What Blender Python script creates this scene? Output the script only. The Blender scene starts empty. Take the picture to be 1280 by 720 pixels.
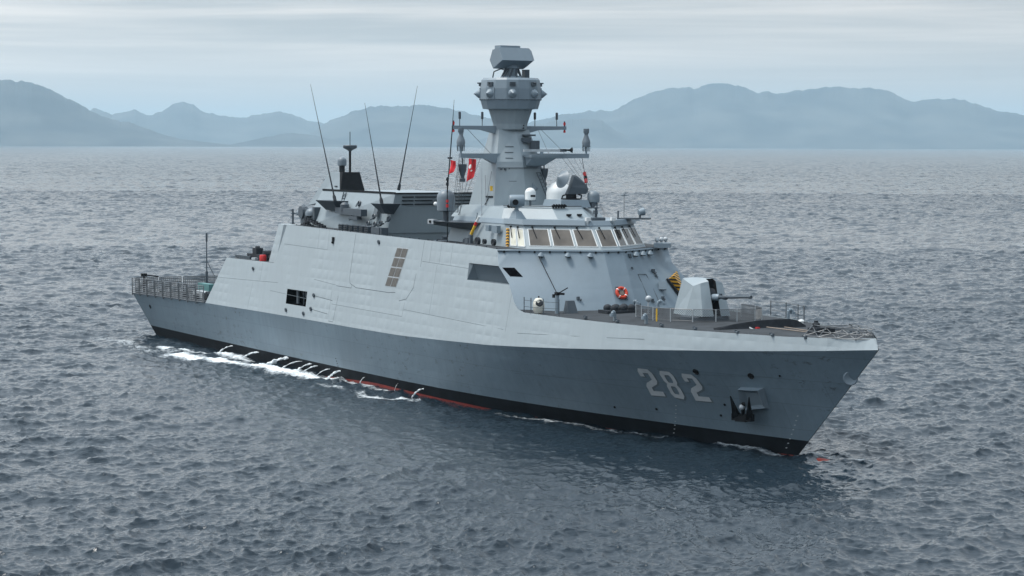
import bpy, bmesh, math, random
import numpy as np
from mathutils import Vector, Matrix

random.seed(7)
rng = np.random.default_rng(11)
scene = bpy.context.scene
COL = scene.collection
R = math.radians

# ------------------------------------------------------------------ camera, sky, sun, exposure
CAM = np.array([164.43, -76.95, 17.656]); YAW, PIT, ROL, FPX = 2.676, -0.059, 0.004, 3039.2
_fw = np.array([math.cos(PIT)*math.cos(YAW), math.cos(PIT)*math.sin(YAW), math.sin(PIT)])
_r = np.array([math.sin(YAW), -math.cos(YAW), 0.0]); _u = np.cross(_r, _fw)
_R2 = math.cos(ROL)*_r + math.sin(ROL)*_u; _U2 = -math.sin(ROL)*_r + math.cos(ROL)*_u
cam = bpy.data.cameras.new('camera'); co = bpy.data.objects.new('camera', cam); COL.objects.link(co)
cam.sensor_width = 36.0; cam.lens = FPX/1280*36.0; cam.clip_start = 1.0; cam.clip_end = 80000
M4 = Matrix(((_R2[0], _U2[0], -_fw[0], CAM[0]), (_R2[1], _U2[1], -_fw[1], CAM[1]), (_R2[2], _U2[2], -_fw[2], CAM[2]), (0, 0, 0, 1)))
co.matrix_world = M4
scene.camera = co

SUN_EL, SUN_AZ = R(64), math.atan2(-1.0, -0.62)          # high, over the starboard side and a little aft
sun = bpy.data.lights.new('sun', 'SUN'); so = bpy.data.objects.new('sun', sun); COL.objects.link(so)
sun.energy = 3.3; sun.angle = R(18); sun.color = (1.0, 0.96, 0.9)
sd = Vector((math.cos(SUN_EL)*math.cos(SUN_AZ), math.cos(SUN_EL)*math.sin(SUN_AZ), math.sin(SUN_EL)))
so.rotation_euler = (-sd).to_track_quat('-Z', 'Y').to_euler(); so.location = (0, 0, 300)

world = bpy.data.worlds.new('World'); scene.world = world; world.use_nodes = True
wt = world.node_tree; wt.nodes.clear()
def N(t, kind, **kw):
    n = t.nodes.new(kind)
    for k, v in kw.items(): setattr(n, k, v)
    return n
wo = N(wt, 'ShaderNodeOutputWorld'); bg = N(wt, 'ShaderNodeBackground'); bg.inputs['Strength'].default_value = 0.1
sky = N(wt, 'ShaderNodeTexSky', sky_type='NISHITA'); sky.sun_disc = False; sky.sun_elevation = SUN_EL
sky.sun_rotation = math.pi/2 - SUN_AZ; sky.dust_density = 3.0; sky.air_density = 1.2
tc = N(wt, 'ShaderNodeTexCoord'); sep = N(wt, 'ShaderNodeSeparateXYZ'); wt.links.new(tc.outputs['Generated'], sep.inputs[0])
mp = N(wt, 'ShaderNodeMapping'); mp.inputs['Scale'].default_value = (1.6, 1.6, 38.0); wt.links.new(tc.outputs['Generated'], mp.inputs[0])
nz = N(wt, 'ShaderNodeTexNoise'); nz.inputs['Scale'].default_value = 2.3; nz.inputs['Detail'].default_value = 5; nz.inputs['Roughness'].default_value = 0.55
nz.inputs['Distortion'].default_value = 0.35
wt.links.new(mp.outputs[0], nz.inputs['Vector'])
cr = N(wt, 'ShaderNodeValToRGB'); cr.color_ramp.elements[0].position = 0.34; cr.color_ramp.elements[1].position = 0.68
cr.color_ramp.elements[0].color = (6.1, 6.45, 6.65, 1); cr.color_ramp.elements[1].color = (12.6, 11.9, 11.3, 1)
wt.links.new(nz.outputs['Fac'], cr.inputs[0])
hz = N(wt, 'ShaderNodeMapRange'); hz.inputs['From Min'].default_value = 0.012; hz.inputs['From Max'].default_value = 0.055
hz.inputs['To Min'].default_value = 0.0; hz.inputs['To Max'].default_value = 1.0; wt.links.new(sep.outputs['Z'], hz.inputs[0])
mx0 = N(wt, 'ShaderNodeMixRGB'); mx0.inputs[1].default_value = (8.2, 8.2, 8.0, 1); wt.links.new(hz.outputs[0], mx0.inputs[0]); wt.links.new(cr.outputs[0], mx0.inputs[2])
# the cloud deck is dimmed a little overhead
zen = N(wt, 'ShaderNodeMapRange'); zen.inputs['From Min'].default_value = 0.04; zen.inputs['From Max'].default_value = 0.9
zen.inputs['To Min'].default_value = 1.0; zen.inputs['To Max'].default_value = .85; wt.links.new(sep.outputs['Z'], zen.inputs[0])
mz = N(wt, 'ShaderNodeVectorMath', operation='SCALE'); wt.links.new(mx0.outputs[0], mz.inputs[0]); wt.links.new(zen.outputs[0], mz.inputs['Scale'])
# and brighter round the veiled sun
dt = N(wt, 'ShaderNodeVectorMath', operation='DOT_PRODUCT'); dt.inputs[1].default_value = sd; wt.links.new(tc.outputs['Generated'], dt.inputs[0])
gl = N(wt, 'ShaderNodeMapRange'); gl.interpolation_type = 'SMOOTHSTEP'; gl.inputs['From Min'].default_value = -0.35; gl.inputs['From Max'].default_value = 1.0
gl.inputs['To Min'].default_value = .60; gl.inputs['To Max'].default_value = 1.8; wt.links.new(dt.outputs['Value'], gl.inputs[0])
mg = N(wt, 'ShaderNodeVectorMath', operation='SCALE'); wt.links.new(mz.outputs[0], mg.inputs[0]); wt.links.new(gl.outputs[0], mg.inputs['Scale'])
# the overcast is bluer higher up than in the bright band near the horizon
tz = N(wt, 'ShaderNodeMapRange'); tz.inputs['From Min'].default_value = .06; tz.inputs['From Max'].default_value = .40; wt.links.new(sep.outputs['Z'], tz.inputs[0])
tr_ = N(wt, 'ShaderNodeMixRGB'); tr_.inputs[1].default_value = (1, 1, 1, 1); tr_.inputs[2].default_value = (.77, .92, 1.07, 1); wt.links.new(tz.outputs[0], tr_.inputs[0])
tm = N(wt, 'ShaderNodeVectorMath', operation='MULTIPLY'); wt.links.new(mg.outputs[0], tm.inputs[0]); wt.links.new(tr_.outputs[0], tm.inputs[1])
mx = N(wt, 'ShaderNodeMixRGB'); mx.inputs[0].default_value = 0.9; wt.links.new(sky.outputs[0], mx.inputs[1]); wt.links.new(tm.outputs[0], mx.inputs[2])
wt.links.new(mx.outputs[0], bg.inputs['Color']); wt.links.new(bg.outputs[0], wo.inputs['Surface'])

scene.view_settings.view_transform = 'Standard'; scene.view_settings.look = 'None'
scene.view_settings.exposure = 0.0; scene.view_settings.gamma = 1.0; scene.view_settings.use_curve_mapping = False
scene.render.engine = 'CYCLES'
scene.cycles.max_bounces = 6; scene.cycles.volume_bounces = 2; scene.cycles.use_denoising = True
scene.cycles.caustics_reflective = False; scene.cycles.caustics_refractive = False

# ------------------------------------------------------------------ materials
def new_mat(name):
    m = bpy.data.materials.new(name); m.use_nodes = True
    return m, m.node_tree, m.node_tree.nodes['Principled BSDF']
def flat(name, c, rough=0.5, metal=0.0, var=0.12, scale=3.0, spec=.5):
    m, t, b = new_mat(name)
    n = N(t, 'ShaderNodeTexNoise'); n.inputs['Scale'].default_value = scale; n.inputs['Detail'].default_value = 4
    g = N(t, 'ShaderNodeTexCoord'); t.links.new(g.outputs['Object'], n.inputs['Vector'])
    r = N(t, 'ShaderNodeValToRGB')
    r.color_ramp.elements[0].position = .3; r.color_ramp.elements[1].position = .7
    r.color_ramp.elements[0].color = tuple(x*(1-var) for x in c)+(1,); r.color_ramp.elements[1].color = tuple(min(1, x*(1+var)) for x in c)+(1,)
    t.links.new(n.outputs['Fac'], r.inputs[0]); t.links.new(r.outputs[0], b.inputs['Base Color'])
    b.inputs['Roughness'].default_value = rough; b.inputs['Metallic'].default_value = metal; b.inputs['Specular IOR Level'].default_value = spec
    return m
def paint(name, c, rough=0.45, dent=0.0, dscale=(0.55, 1.0, 1.1), streak=0.10, scuff=0.0):
    """naval grey: faint vertical wash streaks, patches of repaint, dents between the frames"""
    m, t, b = new_mat(name); g = N(t, 'ShaderNodeTexCoord')
    mp = N(t, 'ShaderNodeMapping'); mp.inputs['Scale'].default_value = (1.6, 1.6, 0.18); t.links.new(g.outputs['Object'], mp.inputs[0])
    n1 = N(t, 'ShaderNodeTexNoise'); n1.inputs['Scale'].default_value = 1.5; n1.inputs['Detail'].default_value = 6; n1.inputs['Roughness'].default_value = .65
    t.links.new(mp.outputs[0], n1.inputs['Vector'])
    n2 = N(t, 'ShaderNodeTexNoise'); n2.inputs['Scale'].default_value = .22; n2.inputs['Detail'].default_value = 3; t.links.new(g.outputs['Object'], n2.inputs['Vector'])
    add = N(t, 'ShaderNodeMath', operation='ADD'); t.links.new(n1.outputs['Fac'], add.inputs[0]); t.links.new(n2.outputs['Fac'], add.inputs[1])
    mr = N(t, 'ShaderNodeMapRange'); mr.inputs['From Min'].default_value = .65; mr.inputs['From Max'].default_value = 1.35
    mr.inputs['To Min'].default_value = 1-streak; mr.inputs['To Max'].default_value = 1+streak; t.links.new(add.outputs[0], mr.inputs[0])
    sc = N(t, 'ShaderNodeVectorMath', operation='SCALE'); sc.inputs[0].default_value = c; t.links.new(mr.outputs[0], sc.inputs['Scale'])
    src = sc.outputs[0]
    if scuff:
        mp3 = N(t, 'ShaderNodeMapping'); mp3.inputs['Scale'].default_value = (.5, .5, 1.0); t.links.new(g.outputs['Object'], mp3.inputs[0])
        n3 = N(t, 'ShaderNodeTexNoise'); n3.inputs['Scale'].default_value = 2.6; n3.inputs['Detail'].default_value = 8; n3.inputs['Roughness'].default_value = .75
        t.links.new(mp3.outputs[0], n3.inputs['Vector'])
        n4 = N(t, 'ShaderNodeTexNoise'); n4.inputs['Scale'].default_value = .16; t.links.new(g.outputs['Object'], n4.inputs['Vector'])
        r3 = N(t, 'ShaderNodeMapRange'); r3.inputs['From Min'].default_value = .56; r3.inputs['From Max'].default_value = .66; t.links.new(n3.outputs['Fac'], r3.inputs[0])
        r4 = N(t, 'ShaderNodeMapRange'); r4.inputs['From Min'].default_value = .48; r4.inputs['From Max'].default_value = .60; t.links.new(n4.outputs['Fac'], r4.inputs[0])
        mu = N(t, 'ShaderNodeMath', operation='MULTIPLY'); t.links.new(r3.outputs[0], mu.inputs[0]); t.links.new(r4.outputs[0], mu.inputs[1])
        mu2 = N(t, 'ShaderNodeMath', operation='MULTIPLY'); t.links.new(mu.outputs[0], mu2.inputs[0]); mu2.inputs[1].default_value = scuff
        mc = N(t, 'ShaderNodeMixRGB'); mc.inputs[2].default_value = (.05, .055, .06, 1); t.links.new(mu2.outputs[0], mc.inputs[0]); t.links.new(src, mc.inputs[1])
        src = mc.outputs[0]
        sp = N(t, 'ShaderNodeSeparateXYZ'); t.links.new(g.outputs['Object'], sp.inputs[0]); cb = N(t, 'ShaderNodeCombineXYZ'); t.links.new(sp.outputs[0], cb.inputs[0]); t.links.new(sp.outputs[2], cb.inputs[1])
        bk = N(t, 'ShaderNodeTexBrick'); bk.inputs['Scale'].default_value = .16; bk.inputs['Mortar Size'].default_value = .0035; bk.inputs['Mortar Smooth'].default_value = .3; bk.inputs['Brick Width'].default_value = 1.1; bk.inputs['Row Height'].default_value = .24
        bk.inputs['Color1'].default_value = (.97, .97, .97, 1); bk.inputs['Color2'].default_value = (1.03, 1.03, 1.03, 1); bk.inputs['Mortar'].default_value = (.80, .80, .80, 1); t.links.new(cb.outputs[0], bk.inputs['Vector'])
        mb_ = N(t, 'ShaderNodeMixRGB', blend_type='MULTIPLY'); mb_.inputs[0].default_value = 1.0; t.links.new(src, mb_.inputs[1]); t.links.new(bk.outputs['Color'], mb_.inputs[2]); src = mb_.outputs[0]
    t.links.new(src, b.inputs['Base Color']); b.inputs['Roughness'].default_value = rough
    if dent:
        md = N(t, 'ShaderNodeMapping'); md.inputs['Scale'].default_value = dscale; t.links.new(g.outputs['Object'], md.inputs[0])
        sx_ = N(t, 'ShaderNodeSeparateXYZ'); t.links.new(md.outputs[0], sx_.inputs[0])
        wv = []
        for ax in (0, 2):
            m1 = N(t, 'ShaderNodeMath', operation='MULTIPLY'); m1.inputs[1].default_value = 2*math.pi; t.links.new(sx_.outputs[ax], m1.inputs[0])
            m2 = N(t, 'ShaderNodeMath', operation='SINE'); t.links.new(m1.outputs[0], m2.inputs[0]); m3 = N(t, 'ShaderNodeMath', operation='ABSOLUTE'); t.links.new(m2.outputs[0], m3.inputs[0]); wv.append(m3)
        v = N(t, 'ShaderNodeMath', operation='MULTIPLY'); t.links.new(wv[0].outputs[0], v.inputs[0]); t.links.new(wv[1].outputs[0], v.inputs[1])
        nb = N(t, 'ShaderNodeTexNoise'); nb.inputs['Scale'].default_value = 1.0; nb.inputs['Detail'].default_value = 2; t.links.new(md.outputs[0], nb.inputs['Vector'])
        am = N(t, 'ShaderNodeTexNoise'); am.inputs['Scale'].default_value = .22; t.links.new(g.outputs['Object'], am.inputs['Vector'])
        ar = N(t, 'ShaderNodeMapRange'); ar.inputs['From Min'].default_value = .42; ar.inputs['From Max'].default_value = .64; ar.inputs['To Min'].default_value = .05
        t.links.new(am.outputs['Fac'], ar.inputs[0])
        ad = N(t, 'ShaderNodeMath', operation='ADD'); t.links.new(v.outputs[0], ad.inputs[0]); t.links.new(nb.outputs['Fac'], ad.inputs[1])
        ml = N(t, 'ShaderNodeMath', operation='MULTIPLY'); t.links.new(ad.outputs[0], ml.inputs[0]); t.links.new(ar.outputs[0], ml.inputs[1])
        bp = N(t, 'ShaderNodeBump'); bp.inputs['Strength'].default_value = 1.0; bp.inputs['Distance'].default_value = dent
        t.links.new(ml.outputs[0], bp.inputs['Height']); t.links.new(bp.outputs[0], b.inputs['Normal'])
    return m

GREY = (0.27, 0.315, 0.345)
M = {}
M['hull'] = paint('hull_grey_shaded', (.155, .208, .248), .42, .010, (.3, 1, .5), .15, .8)  # same naval grey as the walls, darkened to paint in the hull's shade
M['side'] = paint('side_grey_lit', (.35, .40, .425), .5, .019, (.40, 1, .68), .06)  # lit copy of that grey, lightened for the sunny side wall
M['grey'] = paint('upper_grey_shaded', (.175, .226, .267), .5, .010, (.4, .4, .6), .06)  # shaded copy of that grey, darkened for faces away from the sun
M['house'] = paint('house_grey', (.27, .318, .345), .5, .010, (.4, .4, .6), .06)
M['void'] = flat('opening_darkness', (.003, .003, .004), .9, 0, .2, 3, 0)  # near-black colour standing in for the darkness inside openings
M['plain'] = paint('fitting_grey', (.205, .255, .295), .45, 0, streak=.06)
M['dgrey'] = paint('dark_fitting_grey', (.06, .076, .092), .5, 0, streak=.12)
M['recess'] = paint('recess_shade_grey', (.115, .145, .168), .5, 0, streak=.06)  # grey darkened for the shade in the recess; weld lines use it too
M['boot'] = flat('boot_black', (.007, .009, .012), .7, 0, .45, .8, .12)
M['red_hull'] = flat('antifouling_red', (.24, .028, .018), .5, 0, .25, 1.2)
M['deck'] = flat('deck_grey', (.034, .039, .045), .85, 0, .3, .9, .3)
M['black'] = flat('soot_black', (.010, .011, .013), .7, 0, .3, 3, .2)
M['rubber'] = flat('cover_black', (.026, .03, .036), .7, 0, .25, 3, .25)
M['steel'] = flat('rail_steel', (.12, .13, .14), .45, .3, .2)
M['lsteel'] = flat('light_rail', (.42, .45, .47), .45, .1, .15)
M['white'] = flat('white_paint', (.78, .79, .78), .4, 0, .04)
M['cream'] = flat('cream_canvas', (.68, .66, .58), .7, 0, .1)
M['dome'] = flat('dome_grey', (.165, .20, .23), .45, 0, .05)
M['orange'] = flat('lifebuoy_orange', (.55, .05, .018), .6, 0, .2)
M['redp'] = flat('red_paint', (.55, .02, .02), .5, 0, .1)
M['yellow'] = flat('yellow_paint', (.75, .45, .03), .5, 0, .1)
M['rope'] = flat('rope_tan', (.26, .21, .17), .8, 0, .2)
M['num'] = flat('number_grey', (.5, .52, .53), .5, 0, .1, 2.0)
M['numsh'] = flat('number_shadow', (.12, .15, .17), .5, 0, .1)
M['seam'] = flat('seam_dark', (.10, .12, .135), .6, 0, .2)
M['seamf'] = flat('seam_faint', (.19, .225, .245), .6, 0, .1)
M['grille'] = flat('grille_brown', (.115, .108, .098), .7, 0, .2, 4)
M['flag'] = flat('flag_red', (.62, .012, .02), .7, 0, .06)
def glass(name, c):
    m, t, b = new_mat(name)
    g = N(t, 'ShaderNodeTexCoord'); n = N(t, 'ShaderNodeTexNoise'); n.inputs['Scale'].default_value = 1.2; n.inputs['Detail'].default_value = 2
    t.links.new(g.outputs['Object'], n.inputs['Vector'])
    r = N(t, 'ShaderNodeValToRGB'); r.color_ramp.elements[0].position = .35; r.color_ramp.elements[1].position = .65
    r.color_ramp.elements[0].color = tuple(x*.8 for x in c)+(1,); r.color_ramp.elements[1].color = tuple(x*1.2 for x in c)+(1,)
    t.links.new(n.outputs['Fac'], r.inputs[0]); t.links.new(r.outputs[0], b.inputs['Base Color'])
    b.inputs['Roughness'].default_value = .06; b.inputs['IOR'].default_value = 1.5
    return m
M['glass'] = glass('bridge_glass', (.115, .10, .085))
M['glare'] = glass('sky_glare_glass', (.62, .60, .50))  # cream in the glass colour paints in the bright sky's reflection
def hazard():
    m, t, b = new_mat('hazard_stripes'); g = N(t, 'ShaderNodeTexCoord'); w = N(t, 'ShaderNodeTexWave', wave_type='BANDS', bands_direction='Z', wave_profile='SAW')
    mp = N(t, 'ShaderNodeMapping'); mp.inputs['Rotation'].default_value = (R(20), R(12), 0); t.links.new(g.outputs['Object'], mp.inputs[0]); t.links.new(mp.outputs[0], w.inputs['Vector'])
    w.inputs['Scale'].default_value = 1.5; w.inputs['Distortion'].default_value = 0
    r = N(t, 'ShaderNodeValToRGB'); r.color_ramp.interpolation = 'CONSTANT'; r.color_ramp.elements[0].color = (.02, .02, .02, 1); r.color_ramp.elements[1].position = .5; r.color_ramp.elements[1].color = (.7, .36, .03, 1)
    t.links.new(w.outputs['Fac'], r.inputs[0]); t.links.new(r.outputs[0], b.inputs['Base Color']); b.inputs['Roughness'].default_value = .5
    return m
M['hazard'] = hazard()
def foam_mat():
    m, t, b = new_mat('foam_white'); b.inputs['Base Color'].default_value = (.78, .82, .84, 1); b.inputs['Roughness'].default_value = .9
    g = N(t, 'ShaderNodeTexCoord'); n = N(t, 'ShaderNodeTexNoise'); n.inputs['Scale'].default_value = 6; n.inputs['Detail'].default_value = 5
    t.links.new(g.outputs['Object'], n.inputs['Vector']); bp = N(t, 'ShaderNodeBump'); bp.inputs['Distance'].default_value = .15
    t.links.new(n.outputs['Fac'], bp.inputs['Height']); t.links.new(bp.outputs[0], b.inputs['Normal'])
    return m
M['foam'] = foam_mat()

# ------------------------------------------------------------------ mesh builder
class MB:
    def __init__(s): s.v = []; s.f = []; s.mi = []
    def add(s, vs, fs, mi=0):
        o = len(s.v); s.v += [tuple(map(float, p)) for p in vs]; s.f += [tuple(i+o for i in f) for f in fs]; s.mi += [mi]*len(fs); return s
    def quad(s, a, b, c, d, mi=0): return s.add([a, b, c, d], [(0, 1, 2, 3)], mi)
    def poly(s, pts, mi=0): return s.add(pts, [tuple(range(len(pts)))], mi)
    def loft(s, rings, mi=0, cap=(True, True)):
        n = len(rings[0]); vs = [p for r in rings for p in r]; fs = []
        for k in range(len(rings)-1):
            for i in range(n):
                j = (i+1) % n; fs.append((k*n+i, k*n+j, (k+1)*n+j, (k+1)*n+i))
        if cap[0]: fs.append(tuple(reversed(range(n))))
        if cap[1]: fs.append(tuple((len(rings)-1)*n+i for i in range(n)))
        return s.add(vs, fs, mi)
    def box(s, c, d, rz=0.0, mi=0, ry=0.0, rx=0.0):
        m = Matrix.Rotation(rz, 3, 'Z') @ Matrix.Rotation(ry, 3, 'Y') @ Matrix.Rotation(rx, 3, 'X')
        q = [(-1, -1), (1, -1), (1, 1), (-1, 1)]
        r = [[tuple(Vector(c) + m @ Vector((x*d[0]/2, y*d[1]/2, z*d[2]/2))) for x, y in q] for z in (-1, 1)]
        return s.loft(r, mi)
    def frame(s, a, b):
        a = Vector(a); b = Vector(b); d = (b-a).normalized(); h = Vector((0, 0, 1)) if abs(d.z) < .95 else Vector((1, 0, 0))
        x = d.cross(h).normalized(); return a, b, d, x, d.cross(x).normalized()
    def tube(s, a, b, r, r2=None, n=8, mi=0):
        a, b, d, x, y = s.frame(a, b); r2 = r if r2 is None else r2
        rg = [[tuple(c + x*math.cos(k*2*math.pi/n)*q + y*math.sin(k*2*math.pi/n)*q) for k in range(n)] for c, q in ((a, r), (b, r2))]
        return s.loft(rg, mi)
    def path(s, pts, r, n=6, mi=0):
        for a, b in zip(pts, pts[1:]): s.tube(a, b, r, None, n, mi)
        return s
    def bar(s, a, b, w, h, mi=0, w2=None, h2=None):
        a, b, d, x, y = s.frame(a, b); w2 = w if w2 is None else w2; h2 = h if h2 is None else h2
        rg = [[tuple(c + x*i*p/2 + y*j*q/2) for i, j in ((-1, -1), (1, -1), (1, 1), (-1, 1))] for c, p, q in ((a, w, h), (b, w2, h2))]
        return s.loft(rg, mi)
    def lathe(s, prof, c=(0, 0, 0), axis=(0, 0, 1), n=20, mi=0, ph=0.0):
        q = Vector((0, 0, 1)).rotation_difference(Vector(axis).normalized()); c = Vector(c)
        rg = [[tuple(c + q @ Vector((max(r, 1e-4)*math.cos(ph+k*2*math.pi/n), max(r, 1e-4)*math.sin(ph+k*2*math.pi/n), z))) for k in range(n)] for r, z in prof]
        return s.loft(rg, mi)
    def prism(s, pts, off, mi=0):
        o = Vector(off); return s.loft([pts, [tuple(Vector(p)+o) for p in pts]], mi)
    def build(s, name, mats, parent=None, smooth=False, label=None, recalc=True):
        me = bpy.data.meshes.new(name); me.from_pydata(s.v, [], s.f)
        mats = mats if isinstance(mats, (list, tuple)) else [mats]
        for m in mats: me.materials.append(m)
        me.polygons.foreach_set('material_index', s.mi)
        bm = bmesh.new(); bm.from_mesh(me); bmesh.ops.remove_doubles(bm, verts=bm.verts, dist=1e-4); recalc and bmesh.ops.recalc_face_normals(bm, faces=bm.faces); bm.to_mesh(me); bm.free()
        if smooth:
            me.polygons.foreach_set('use_smooth', [True]*len(me.polygons)); me.set_sharp_from_angle(angle=R(38))
        o = bpy.data.objects.new(name, me); COL.objects.link(o)
        if parent is not None: o.parent = parent
        if label: o['label'] = label
        return o
def tag(o, label, cat, group=None, kind=None):
    o['label'] = label; o['category'] = cat
    if group: o['group'] = group
    if kind: o['kind'] = kind
    return o
def empty(name, label, cat, group=None, loc=(0, 0, 0)):
    o = bpy.data.objects.new(name, None); COL.objects.link(o); o.location = loc
    return tag(o, label, cat, group)
def sph(r, h0=-1.0, n=8, squash=1.0):
    """lathe profile of a ball (or dome from h0*r up)"""
    a0 = math.asin(max(-1, h0)); return [(r*math.cos(a0+(math.pi/2-a0)*k/n), r*squash*math.sin(a0+(math.pi/2-a0)*k/n)) for k in range(n+1)]

# ------------------------------------------------------------------ haze, mountains, sea
def value_noise(x, y, seed, oct=5, base=1.0):
    g = np.random.default_rng(seed).random((256, 256)); out = 0; amp = 1; tot = 0
    for o in range(oct):
        f = base*2**o; u = x*f; v = y*f; i = np.floor(u).astype(int); j = np.floor(v).astype(int); a = u-i; b = v-j
        a = a*a*(3-2*a); b = b*b*(3-2*b); i %= 256; j %= 256; i2 = (i+1) % 256; j2 = (j+1) % 256
        out = out + amp*((g[i, j]*(1-a)+g[i2, j]*a)*(1-b)+(g[i, j2]*(1-a)+g[i2, j2]*a)*b); tot += amp; amp *= .5
    return out/tot
def mesh_np(name, V, F, mats, smooth=True):
    me = bpy.data.meshes.new(name); me.vertices.add(len(V)); me.vertices.foreach_set('co', V.astype(np.float32).ravel())
    me.loops.add(F.size); me.loops.foreach_set('vertex_index', F.astype(np.int32).ravel()); me.polygons.add(len(F))
    me.polygons.foreach_set('loop_start', np.arange(0, F.size, F.shape[1], dtype=np.int32))
    me.update(calc_edges=True)
    if smooth: me.polygons.foreach_set('use_smooth', np.ones(len(F), bool))
    for m in mats: me.materials.append(m)
    o = bpy.data.objects.new(name, me); COL.objects.link(o); return o

HZ_D = 5.3e-5
hb = MB().loft([[(x, y, z) for x, y in ((-34000, -20000), (12000, -20000), (12000, 34000), (-34000, 34000))] for z in (-4.0, 480.0)])
hm = bpy.data.materials.new('air'); hm.use_nodes = True; ht = hm.node_tree; ht.nodes.clear()
hv = N(ht, 'ShaderNodeVolumePrincipled'); ho = N(ht, 'ShaderNodeOutputMaterial'); ht.links.new(hv.outputs[0], ho.inputs['Volume'])
hv.inputs['Color'].default_value = (.64, .86, 1.0, 1); hv.inputs['Density'].default_value = HZ_D; hv.inputs['Anisotropy'].default_value = 0.0
tag(hb.build('haze', hm), 'pale blue haze lying over the sea and mountains', 'haze', kind='stuff')

def mtn_mat():
    m, t, b = new_mat('scrub_rock'); g = N(t, 'ShaderNodeTexCoord'); n = N(t, 'ShaderNodeTexNoise'); n.inputs['Scale'].default_value = .0028; n.inputs['Detail'].default_value = 8
    t.links.new(g.outputs['Object'], n.inputs['Vector']); r = N(t, 'ShaderNodeValToRGB'); r.color_ramp.elements[0].position = .38; r.color_ramp.elements[1].position = .66
    r.color_ramp.elements[0].color = (.012, .02, .03, 1); r.color_ramp.elements[1].color = (.07, .075, .075, 1); t.links.new(n.outputs['Fac'], r.inputs[0]); t.links.new(r.outputs[0], b.inputs['Base Color'])
    b.inputs['Roughness'].default_value = .95; return m
MM = mtn_mat()
def ridge(pts, dist, label, half=1500, seed=1, rough=.16):
    """a mountain range: its crest heights along the bearing, at its own distance, with spurs and gullies on both flanks"""
    px = np.array([p[0] for p in pts], float); py = np.array([p[1] for p in pts], float)
    n = 720; xs = np.linspace(px[0], px[-1], n); ys = np.interp(xs, px, py)
    k = np.ones(9)/9; ys = np.convolve(np.pad(ys, 4, mode='edge'), k, 'valid'); fine_ = (value_noise(xs/7.0+seed, xs*0+seed*1.7, seed+2, 4)-.5)*4.2*np.clip((181-ys)/30, 0, 1)*dist/FPX
    eye = 179.1 + 2.4*(xs-640)/640; hgt = np.maximum(17.7 + dist*(eye-ys)/FPX, 0)
    az = YAW - np.arctan((xs-640)/FPX); rows = 61; t = np.linspace(-1, 1, rows)
    A, T = np.meshgrid(az, t, indexing='ij'); Hh = np.repeat(hgt[:, None], rows, 1)
    arc = (A-az[0])*dist
    bend = (value_noise(arc/2600, T*0+3.1, seed+5, 3)-.5)*900*(1-abs(T))
    prof = (1-np.abs(T))**1.12
    nz_ = value_noise(arc/900+7, T*half/900+11, seed, 6)-.5
    Hh = Hh-fine_[:, None]*(1-np.abs(T))**5
    Z = Hh*prof*(1+nz_*2*rough*4*np.abs(T)*(1-np.abs(T))*1.6) + nz_*hgt.max()*.02*(np.abs(T) < .97)
    Z = np.where(np.abs(T) > .985, -3.0, np.maximum(Z, -1.0))
    D = dist + T*half + bend
    V = np.stack([CAM[0]+D*np.cos(A), CAM[1]+D*np.sin(A), Z], -1).reshape(-1, 3)
    idx = np.arange(n*rows).reshape(n, rows); F = np.stack([idx[:-1, :-1], idx[1:, :-1], idx[1:, 1:], idx[:-1, 1:]], -1).reshape(-1, 4)
    o = mesh_np('mountain_range', V, F, [MM]); tag(o, label, 'mountain', kind='structure')
ridge([(-160, 150), (-90, 118), (-40, 104), (0, 100.5), (20, 102), (38, 102), (60, 111), (80, 120), (100, 131), (125, 143), (150, 152), (165, 153), (200, 166), (225, 172), (250, 175), (275, 178), (300, 181)], 13600, 'dark high mountain falling to the sea at the left end of the skyline', 1100, 3)
ridge([(95, 150), (118, 134), (140, 143), (158, 139), (170, 136), (184, 144), (203, 139), (215, 130), (228, 127.5), (243, 131), (250, 138), (270, 143), (300, 147), (320, 143), (346, 139), (364, 142), (385, 150), (405, 153), (430, 162), (460, 172)], 19500, 'pale far range with a small square topped knoll', 1500, 8)
ridge([(285, 180), (320, 173), (350, 166.5), (365, 164.5), (385, 166.5), (410, 172), (440, 178), (460, 181)], 14200, 'low headland hill at the waterline behind the tall whip aerials', 700, 13)
ridge([(365, 178), (400, 157), (412, 150), (440, 138), (462, 132), (490, 131), (530, 130.5), (560, 134), (590, 142), (620, 149), (660, 158), (700, 168), (730, 179)], 16200, 'broad rounded mountain behind the ship\'s funnel and mast', 1400, 21)
ridge([(600, 178), (640, 158), (672, 149), (700, 143), (735, 138), (765, 137.5), (790, 124), (815, 114.5), (840, 109.5), (858, 107.5), (868, 111), (877, 106), (888, 103), (900, 104), (925, 107), (945, 116), (952, 114), (968, 117), (990, 113), (1010, 112), (1030, 109), (1045, 108.5), (1060, 110), (1075, 109.5), (1092, 111), (1110, 115), (1124, 121), (1135, 128), (1160, 125), (1180, 123.5), (1200, 125), (1222, 132), (1245, 139), (1270, 143), (1300, 147), (1380, 160), (1460, 176)], 17000, 'long high mountain massif filling the right side of the skyline', 1600, 34)
ridge([(590, 175), (650, 158), (700, 149), (735, 147), (752, 150), (765, 160), (785, 171), (815, 180), (830, 182)], 14600, 'lower blue spur in front of the right hand massif beside the mast', 800, 41)

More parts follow.
